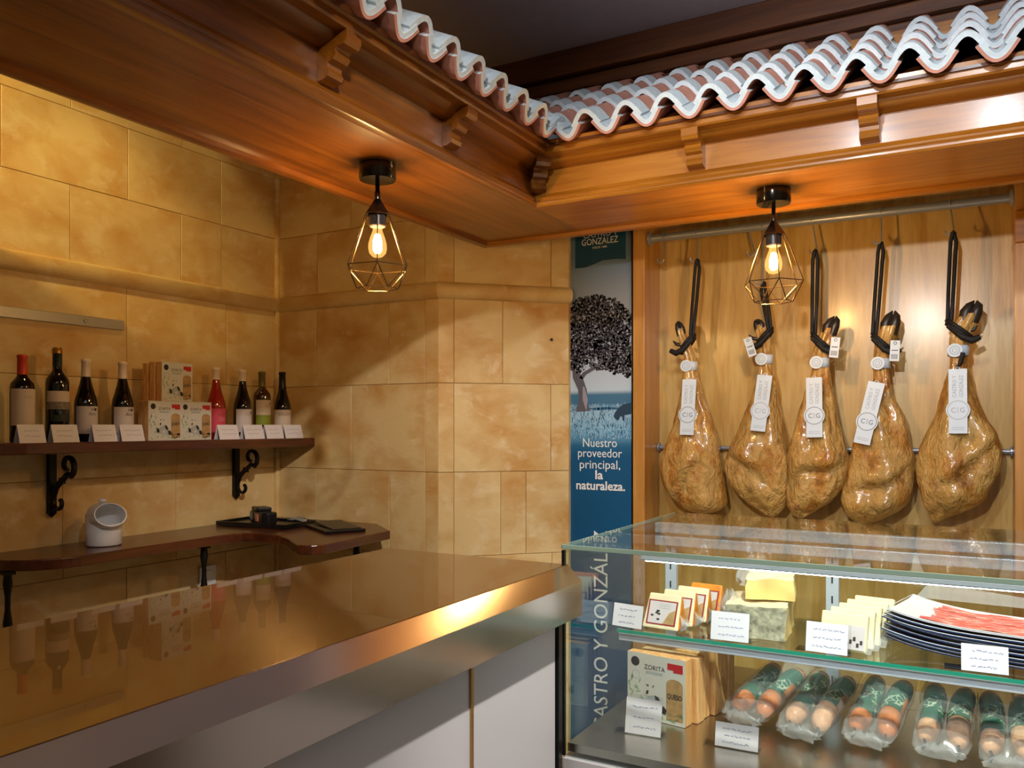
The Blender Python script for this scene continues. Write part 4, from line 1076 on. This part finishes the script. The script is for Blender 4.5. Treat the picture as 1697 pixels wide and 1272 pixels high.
def lerp_prof(prof, z):
    prof = sorted(prof)
    if z <= prof[0][0]: return prof[0][1:]
    for a, b in zip(prof[:-1], prof[1:]):
        if a[0] <= z <= b[0]:
            q = (z-a[0])/(b[0]-a[0]); 
            return tuple(a[i]+(b[i]-a[i])*q for i in range(1, len(a)))
    return prof[-1][1:]
HY_ = 3.36
HDY = {1: 0, 2: .012, 3: -.03, 4: .01, 5: -.006}
def ham(label, seed, body, shank, tag_top, tag_bot, cord_top, fold, hoofdir, dark_print=True, ticket=None, bandz=None, tail=False):
    """body / shank: lists of (height, centre x, half width); fold: slant and height of the crease"""
    bx_ = lerp_prof(body+shank, .2)[0]
    t = thing('cured_ham', label, 'ham', (bx_, HY_+HDY[seed], H-.36), 0, 'hams hanging in the niche')
    OFF = Vector((bx_, HY_, H-.36))
    pts = sorted(body+shank[:-1]); zlo = pts[0][0]-.014; zhi = pts[-1][0]
    n = 40; rows = 72; v = []; f = []
    for k in range(rows+1):
        # rows crowd towards the foot so that it closes round
        s_ = k/rows; z = zlo+(zhi-zlo)*s_
        cx, hw = lerp_prof(pts, z)
        # smooth the outline a little
        c1, h1 = lerp_prof(pts, z+.018); c2, h2 = lerp_prof(pts, z-.018)
        cx = (cx*2+c1+c2)/4; hw = (hw*2+h1+h2)/4
        e = min(1, (z-zlo)/.05); hw *= math.sqrt(max(.02, 1-(1-e)**2))
        hd = min(hw*.74, .082) if hw > .035 else hw*.95
        if z > .15: hd = max(hd, hw*.9)
        for i in range(n):
            a = 2*PI*i/n; ca, sa = math.cos(a), math.sin(a)
            x = cx+hw*math.copysign(abs(ca)**.9, ca); y = -hd*math.copysign(abs(sa)**.85, sa)
            p = Vector((x, y, z)); big = min(1, hw/.07)
            d = noise.noise(Vector((x*11+seed*3.1, y*11, z*7)))*.013*big+noise.noise(Vector((x*34+seed, y*34, z*24)))*.005*big+noise.noise(Vector((x*90, seed, z*60)))*.0015
            if sa > 0:                                # crease across the face with a ledge of meat above it
                u = (x-cx)/max(hw, .01); zc = fold[1]+fold[0]*u+.02*math.sin(u*3+seed)
                dz = z-zc; wgt = max(0, 1-((u-fold[2])/.95)**2)*sa
                d += wgt*(-.026*math.exp(-(dz/.011)**2)+.020*math.exp(-((dz-.04)/.032)**2)-.008*math.exp(-((dz+.03)/.03)**2))
                d += .009*math.sin(u*6+seed*2+z*9)*sa*big*(1 if z > zc else .5)
            nrm = Vector((ca/max(hw, .01), -sa/max(hd, .01), 0)).normalized()
            p += nrm*d
            v.append((p.x-OFF.x, p.y, p.z+.36))
    for k in range(rows):
        for i in range(n): f.append((k*n+i, k*n+(i+1) % n, (k+1)*n+(i+1) % n, (k+1)*n+i))
    f.append(tuple(range(n))); f.append(tuple(rows*n+i for i in range(n)))
    obj('meat', MB().add(v, f), HAM, t, smooth=70)
    L = lambda x, y, z: (x-OFF.x, y, z+.36)              # niche x, depth offset, eye-relative height
    # hoof: two toes
    a_, b_ = tuple(.45*p+.55*q for p, q in zip(shank[-3], shank[-2])), shank[-1]
    m = MB()
    for s_ in (-1, 1):
        off = .5*a_[2]*s_
        m.tube([L(a_[1]+off*.8, -.004, a_[0]-.012), L(a_[1]*.6+b_[1]*.4+off, -.006, a_[0]*.6+b_[0]*.4), L(a_[1]*.2+b_[1]*.8+off*.8, -.004, a_[0]*.25+b_[0]*.75), L(b_[1]+off*.25, 0, b_[0])], [a_[2]*.62, a_[2]*.62, a_[2]*.42, .002], 10)
    obj('hoof', m, HOOF, t, smooth=60)
    # dew claw
    q = shank[1]
    obj('dew_claw', MB().tube([L(q[1]+hoofdir*.02, -.006, q[0]+.02), L(q[1]+hoofdir*.045, -.016, q[0]+.026), L(q[1]+hoofdir*.058, -.014, q[0]+.04)], [.008, .007, .002], 8), HOOF, t, smooth=60)
    # cord loop: two strands from the hook, a turn round the shank, a knot
    q0 = shank[1]; kx = q0[1]-hoofdir*q0[2]*.9; kz = q0[0]+.045
    m = MB()
    for s_ in (-1, 1):
        m.tube([L(cord_top[0]+s_*.002, .004*s_, cord_top[1]+.004), L(cord_top[0]+s_*.009, 0, cord_top[1]-.03), L((cord_top[0]*.4+kx*.6)+s_*.008, -.006, cord_top[1]*.4+kz*.6), L(kx+s_*.006, -.012, kz+.02), L(kx, -.016, kz-.004)], .0068, 7, flat=.8)
    m.tube([L(cord_top[0]-.007, .002, cord_top[1]+.0), L(cord_top[0], 0, cord_top[1]+.008), L(cord_top[0]+.007, -.002, cord_top[1]+.0)], .006, 7)
    for dz in (0, .012):
        m.tube([L(q0[1]+(q0[2]+.005)*math.cos(a), -(q0[2]+.005)*math.sin(a), q0[0]+.02+dz-hoofdir*.032*math.cos(a)) for a in [2*PI*i/20 for i in range(20)]], .0075, 7, closed=True)
    m.tube([L(kx-hoofdir*.004, -.024, kz-.002), L(q0[1]+hoofdir*.01, -.036, q0[0]-.0), L(q0[1]+hoofdir*.04, -.034, q0[0]-.014), L(q0[1]+hoofdir*.064, -.03, q0[0]-.002)], [.009, .011, .013, .01], 8)
    obj('cord', m, CORD, t, smooth=60)
    if tail: obj('cord_end', MB().tube([L(q0[1]+.012, -.04, bandz-.01), L(q0[1]+.004, -.046, bandz-.045), L(q0[1]-.012, -.05, bandz-.075)], [.008, .007, .001], 6), CORD, t, smooth=60)
    # collar band with round seal
    bz = bandz if bandz is not None else body[-1][0]+.02
    cx, hw = lerp_prof(pts, bz); r = hw+.005
    cb_ = obj('collar_band', MB().tube([L(cx+r*math.cos(a), -r*math.sin(a), bz) for a in [2*PI*i/24 for i in range(24)]], .018, 4, closed=True, flat=1).add([], []), TAGW, t)
    m = MB()
    v = []; 
    for zz in (-.018, .018):
        for i in range(24): a = 2*PI*i/24; v.append(L(cx+r*math.cos(a), -r*math.sin(a), bz+zz))
    m.add(v, [(i, (i+1) % 24, 24+(i+1) % 24, 24+i) for i in range(24)])
    cb_.data = m.mesh('collar_band', TAGW, 60)
    sm = cb_.modifiers.new('thick', 'SOLIDIFY'); sm.thickness = .0015
    sx_ = cx-hw*.35
    M = face_to((1, 0, 0), (0, 0, 1), L(sx_, -(r+.002), bz))
    m = MB(); m.prism([(.024*math.cos(2*PI*i/24), .024*math.sin(2*PI*i/24)) for i in range(24)], 0, .002, 0, M)
    ringd(m, (0, 0), .014, .016, 1, M=M, z=.0026); ringd(m, (0, 0), .007, .0085, 1, 16, M=M, z=.0026)
    obj('round_seal', m, [TAGW, TAGP], cb_)
    # long hang tag
    top = Vector(L(tag_top[0], -.075, tag_top[1])); bot = Vector(L(tag_bot[0], -.097, tag_bot[1]))
    up_ = (top-bot); ln = up_.length; up_.normalize(); rt = Vector((1, 0, 0))-up_*up_.x; rt.normalize()
    M = face_to(rt, up_, bot); hw_ = .0285
    m = MB(); m.prism([(-hw_, 0), (hw_, 0), (hw_, ln), (-hw_, ln)], -.0012, .0006, 0, M)
    tg = obj('hang_tag', m, TAGW, t)
    m = MB(); cy_ = ln*.36
    m.prism([(.037*math.cos(2*PI*i/32), cy_+.037*math.sin(2*PI*i/32)) for i in range(32)], .0008, .0018, 0, M)
    ringd(m, (0, cy_), .031, .033, 1, 32, M, z=.0022)
    for dx, ch in ((-.0135, 'C'), (.0135, 'G')): add_text(m, ch, .025, M @ Matrix.Translation((dx, cy_-.001, .0022)), 1, width=.014)
    for q_ in (-1, 0, 1): disc(m, (0, cy_+.0065*q_), .0018, 1, 8, M=M, z=.0022)
    obj('seal', m, [TAGW, TAGD if dark_print else TAGP], tg)
    m = MB()
    for dx, tx in ((-.010, 'CASTRO Y'), (.011, 'GONZÁLEZ')):
        add_text(m, tx, .017, M @ Matrix.Translation((dx, ln*.73, .0012)) @ Matrix.Rotation(PI/2, 4, 'Z'), 0, width=ln*.34)
    rect(m, -hw_*.7, ln*.06, hw_*.7, ln*.066, 0, M, .0012); rect(m, -hw_*.7, ln*.09, hw_*.7, ln*.096, 0, M, .0012)
    obj('tag_lettering', m, TAGP, tg)['kind'] = 'stuff'
    obj('tag_string', MB().tube([tuple(top+up_*.006*math.sin(a)+rt*.007*math.cos(a)) for a in [2*PI*i/12 for i in range(12)]], .0012, 5, closed=True), TAGW, t)
    if ticket:
        x, z, rot = ticket
        M = Matrix.Translation(L(x, -.05, z)) @ Matrix.Rotation(rot, 4, 'Y')
        m = MB().box((0, 0, 0), (.032, .0012, .075), 0, M)
        ringd(m, (0, .028), .004, .006, 1, 12, M @ face_to((1, 0, 0), (0, 0, 1), (0, -.001, 0)))
        for q_ in range(7): rect(m, -.011+.0033*q_, -.03, -.0095+.0033*q_, -.012, 1, M @ face_to((1, 0, 0), (0, 0, 1), (0, -.001, 0)))
        rect(m, -.011, .0, .011, .003, 1, M @ face_to((1, 0, 0), (0, 0, 1), (0, -.001, 0)))
        obj('paper_ticket', m, [TAGW, INKD], t)
    return t
ham('slim cured ham hanging nearest the banner', 1, [(.224, -1.038, .025), (.164, -1.03, .039), (.105, -1.025, .051), (.048, -1.018, .068), (-.04, -1.025, .096), (-.13, -1.029, .12), (-.186, -1.031, .131), (-.246, -1.02, .125), (-.305, -1.0, .109), (-.348, -.988, .091)],
    [(.261, -1.032, .0224), (.312, -1.045, .0224), (.363, -1.063, .02), (.401, -1.076, .0176), (.434, -1.086, .0075)], (-1.015, .187), (-1.02, -.037), (-1.005, .675), (.10, -.215, -.35), -1, bandz=.245)
ham('cured ham hanging behind the lit pendant lamp', 2, [(.241, -.734, .025), (.186, -.731, .041), (.102, -.739, .052), (.045, -.748, .071), (-.04, -.75, .098), (-.124, -.763, .128), (-.179, -.764, .131), (-.237, -.752, .117), (-.293, -.734, .086), (-.347, -.709, .044)],
    [(.274, -.734, .0238), (.322, -.737, .0238), (.37, -.746, .0215), (.4, -.758, .0191), (.424, -.765, .0096)], (-.719, .196), (-.742, -.021), (-.741, .563), (-.09, -.20, -.3), -1, dark_print=False, ticket=(-.782, .31, -.3), bandz=.262)
ham('narrow cured ham hanging in the middle of the five', 3, [(.208, -.516, .029), (.125, -.527, .051), (.043, -.529, .072), (-.037, -.527, .092), (-.12, -.53, .105), (-.201, -.533, .098), (-.285, -.557, .081), (-.341, -.592, .039)],
    [(.242, -.52, .0277), (.288, -.515, .03), (.334, -.498, .03), (.367, -.483, .0253), (.412, -.467, .0092)], (-.531, .179), (-.526, -.043), (-.539, .66), (.05, -.175, .1), 1, ticket=(-.462, .29, .12), bandz=.238)
ham('cured ham with a white paper ticket and slanted tag', 4, [(.174, -.309, .027), (.121, -.314, .039), (.042, -.309, .069), (-.036, -.31, .091), (-.116, -.307, .108), (-.195, -.312, .118), (-.276, -.332, .119), (-.329, -.359, .089), (-.354, -.374, .062)],
    [(.235, -.312, .0269), (.279, -.308, .029), (.323, -.295, .0312), (.367, -.281, .0311), (.424, -.269, .0133)], (-.32, .158), (-.369, -.066), (-.314, .675), (.06, -.215, .1), 1, ticket=(-.262, .272, .06), bandz=.23)
ham('broad cured ham with upturned hoof beside the right post', 5, [(.225, -.057, .028), (.202, -.058, .032), (.116, -.062, .053), (.041, -.056, .08), (-.036, -.053, .112), (-.112, -.062, .134), (-.187, -.064, .127), (-.265, -.078, .101), (-.316, -.107, .051), (-.337, -.133, .019)],
    [(.264, -.059, .03), (.311, -.056, .0343), (.353, -.041, .0363), (.394, -.018, .0298), (.44, -.005, .0128)], (-.06, .197), (-.058, -.027), (-.075, .682), (.09, -.165, .3), 1, dark_print=False, bandz=.265, tail=True)

# ================================================================== BANNER
BY = 3.338; BL, BR = -1.574, -1.284
bn = thing('printed_banner', 'tall blue banner printed with an oak tree and white lettering', 'banner', ((BL+BR)/2, BY, H-1.45))
def banner_mat():
    m, nt, b = new_mat('banner_print')
    tc = N(nt, 'ShaderNodeTexCoord'); sp_ = N(nt, 'ShaderNodeSeparateXYZ'); nt.links.new(tc.outputs['Object'], sp_.inputs[0])
    mr = N(nt, 'ShaderNodeMapRange'); mr.inputs['From Min'].default_value = 0; mr.inputs['From Max'].default_value = 2.4
    nt.links.new(sp_.outputs[2], mr.inputs['Value'])
    r = N(nt, 'ShaderNodeValToRGB'); e = r.color_ramp.elements
    def at(z): return (z+1.45)/2.4
    e[0].position = 0; e[0].color = lin((8, 76, 118)); e[1].position = 1; e[1].color = lin((96, 110, 126))
    for z, c_ in ((-.13, (10, 84, 130)), (-.085, (30, 100, 142)), (-.03, (110, 168, 206)), (.06, (150, 190, 218)), (.085, (110, 156, 190)), (.0925, (60, 112, 150)), (.14, (66, 116, 152)), (.148, (186, 208, 228)), (.30, (176, 188, 206)), (.55, (146, 160, 182)), (.74, (92, 120, 150))):
        k = e.new(at(z)); k.color = lin(c_)
    nt.links.new(mr.outputs[0], r.inputs[0]); nt.links.new(r.outputs[0], b.inputs['Base Color']); b.inputs['Roughness'].default_value = .42
    return m
W2 = (BR-BL)/2
obj('sheet', MB().box((0, .001, 1.2), (BR-BL, .002, 2.4)), banner_mat(), bn)
bcx = (BL+BR)/2
def bpx(X, z): return (X-bcx, z+1.45)
def blay(k): return face_to((1, 0, 0), (0, 0, 1), (0, -.0003-.0003*k, 0))
# the picture is laid out in metres on the sheet: x from the middle, y above its foot
def SX(px): return -W2+(px-943)/104*2*W2
def SY(py): return 1.45+(705-py)*.00262
rng = random.Random(11)
TREED = plain('print_tree_dark', (26, 26, 32), .5); TREEM = plain('print_tree_mid', (88, 88, 100), .5); TREEL = plain('print_tree_light', (148, 148, 162), .5)
m = MB()
blobs = [(968, 520, 26, 30), (990, 512, 22, 24), (1012, 522, 24, 26), (1032, 540, 18, 28), (960, 560, 20, 34), (985, 560, 28, 34), (1015, 565, 28, 34), (1036, 585, 14, 26), (1000, 595, 26, 18), (1022, 608, 18, 12), (958, 595, 16, 22), (1040, 612, 8, 14)]
def leaf(cx, cy, s_, mi, lay):
    a = rng.uniform(0, PI); k = 5
    pts = [(cx+s_*math.cos(a+2*PI*i/k)*rng.uniform(.6, 1.2), cy+s_*math.sin(a+2*PI*i/k)*rng.uniform(.6, 1.2)) for i in range(k)]
    m.add([(max(-W2, min(W2, x)), y, 0) for x, y in pts], [tuple(range(k))], mi, blay(lay))
for px, py, rx, ry in blobs:
    for i in range(int(rx*ry*.3)):
        a = rng.uniform(0, 2*PI); q = math.sqrt(rng.random())
        leaf(SX(px+rx*q*math.cos(a)), SY(py+ry*q*math.sin(a)), .0085, 0, 2)
for px, py, rx, ry in blobs:
    for i in range(int(rx*ry*.3)):
        a = rng.uniform(0, 2*PI); q = math.sqrt(rng.random()); yy = py+ry*q*math.sin(a)
        leaf(SX(px+rx*q*math.cos(a)), SY(yy), rng.uniform(.0025, .006), 1 if rng.random() < .55 else (2 if rng.random() < .6 else 0), 3)
obj('tree_crown_print', m, [TREED, TREEM, TREEL], bn)
m = MB()
def poly(pts, mi, lay): m.add([(max(-W2, min(W2, SX(x))), SY(y), 0) for x, y in pts], [tuple(range(len(pts)))], mi, blay(lay))
poly([(955, 682), (978, 680), (974, 664), (973, 645), (966, 625), (958, 612), (948, 612), (949, 625), (958, 645), (959, 662)], 0, 3)
poly([(960, 625), (966, 616), (990, 604), (1000, 592), (1003, 596), (994, 608), (972, 620), (966, 628)], 0, 3)
poly([(972, 680), (975, 662), (969, 640), (966, 640), (966, 662)], 1, 4)
obj('tree_trunk_print', m, [TREEM, TREEL], bn)
m = MB()
poly([(1018, 690), (1020, 684), (1026, 676), (1034, 670), (1047, 668), (1047, 686), (1036, 688), (1036, 697), (1033, 697), (1032, 690), (1029, 690), (1026, 697), (1022, 695)], 0, 4)
obj('pig_print', m, [plain('print_pig', (30, 62, 88), .5)], bn)
m = MB()
for i in range(700):
    px = rng.uniform(943, 1047); py = rng.uniform(672, 728)**1; s_ = rng.uniform(3, 9)
    poly([(px, py), (px+1.3, py), (px+rng.uniform(-2, 3), py-s_)], 0 if rng.random() < .6 else 1, 1)
poly([(972, 677), (1000, 674), (1025, 675), (1025, 678), (990, 679)], 1, 1)
obj('grass_print', m, [plain('print_grass_light', (170, 204, 228), .5), plain('print_grass_blue', (52, 112, 156), .5)], bn)
WH = plain('print_white', (232, 236, 238), .5)
m = MB()
poly([(953, 340), (1038, 340), (1038, 434), (1022, 432), (1000, 432), (985, 437), (970, 441), (953, 441)], 0, 1)
obj('logo_plate', m, [plain('print_teal', (8, 66, 96), .5)], bn)
def word(s_, px, py, size, wpx, off=0):
    m = MB(); add_text(m, s_, size, blay(5) @ Matrix.Translation((SX(px), SY(py), 0)), 0, width=wpx/104*2*W2, offset=off); obj('lettering', m, WH, bn)
word('CASTRO Y', 996, 388, .04, 58); word('GONZÁLEZ', 995, 400, .04, 61); word('DESDE 1880', 995, 410, .013, 24)
word('Nuestro', 995, 734, .054, 57); word('proveedor', 995, 751, .054, 74); word('principal,', 995, 770, .054, 68)
word('la', 994, 787, .054, 13, .0012); word('naturaleza.', 996, 805, .054, 82, .0012)
m = MB()
add_text(m, 'CASTRO Y GONZÁLEZ', .092, blay(5) @ Matrix.Translation((SX(998), SY(1044), 0)) @ Matrix.Rotation(PI/2, 4, 'Z'), 0, width=.865)
obj('lettering', m, WH, bn)
m = MB()
for q in range(7):
    ringd(m, (SX(975+10*q), SY(835+14*(q % 3))), .012, .0135, 0, 20, blay(1)); ringd(m, (SX(975+10*q), SY(835+14*(q % 3))), .02, .0212, 0, 20, blay(1))
obj('swirl_print', m, plain('print_swirl_blue', (20, 82, 122), .5), bn)
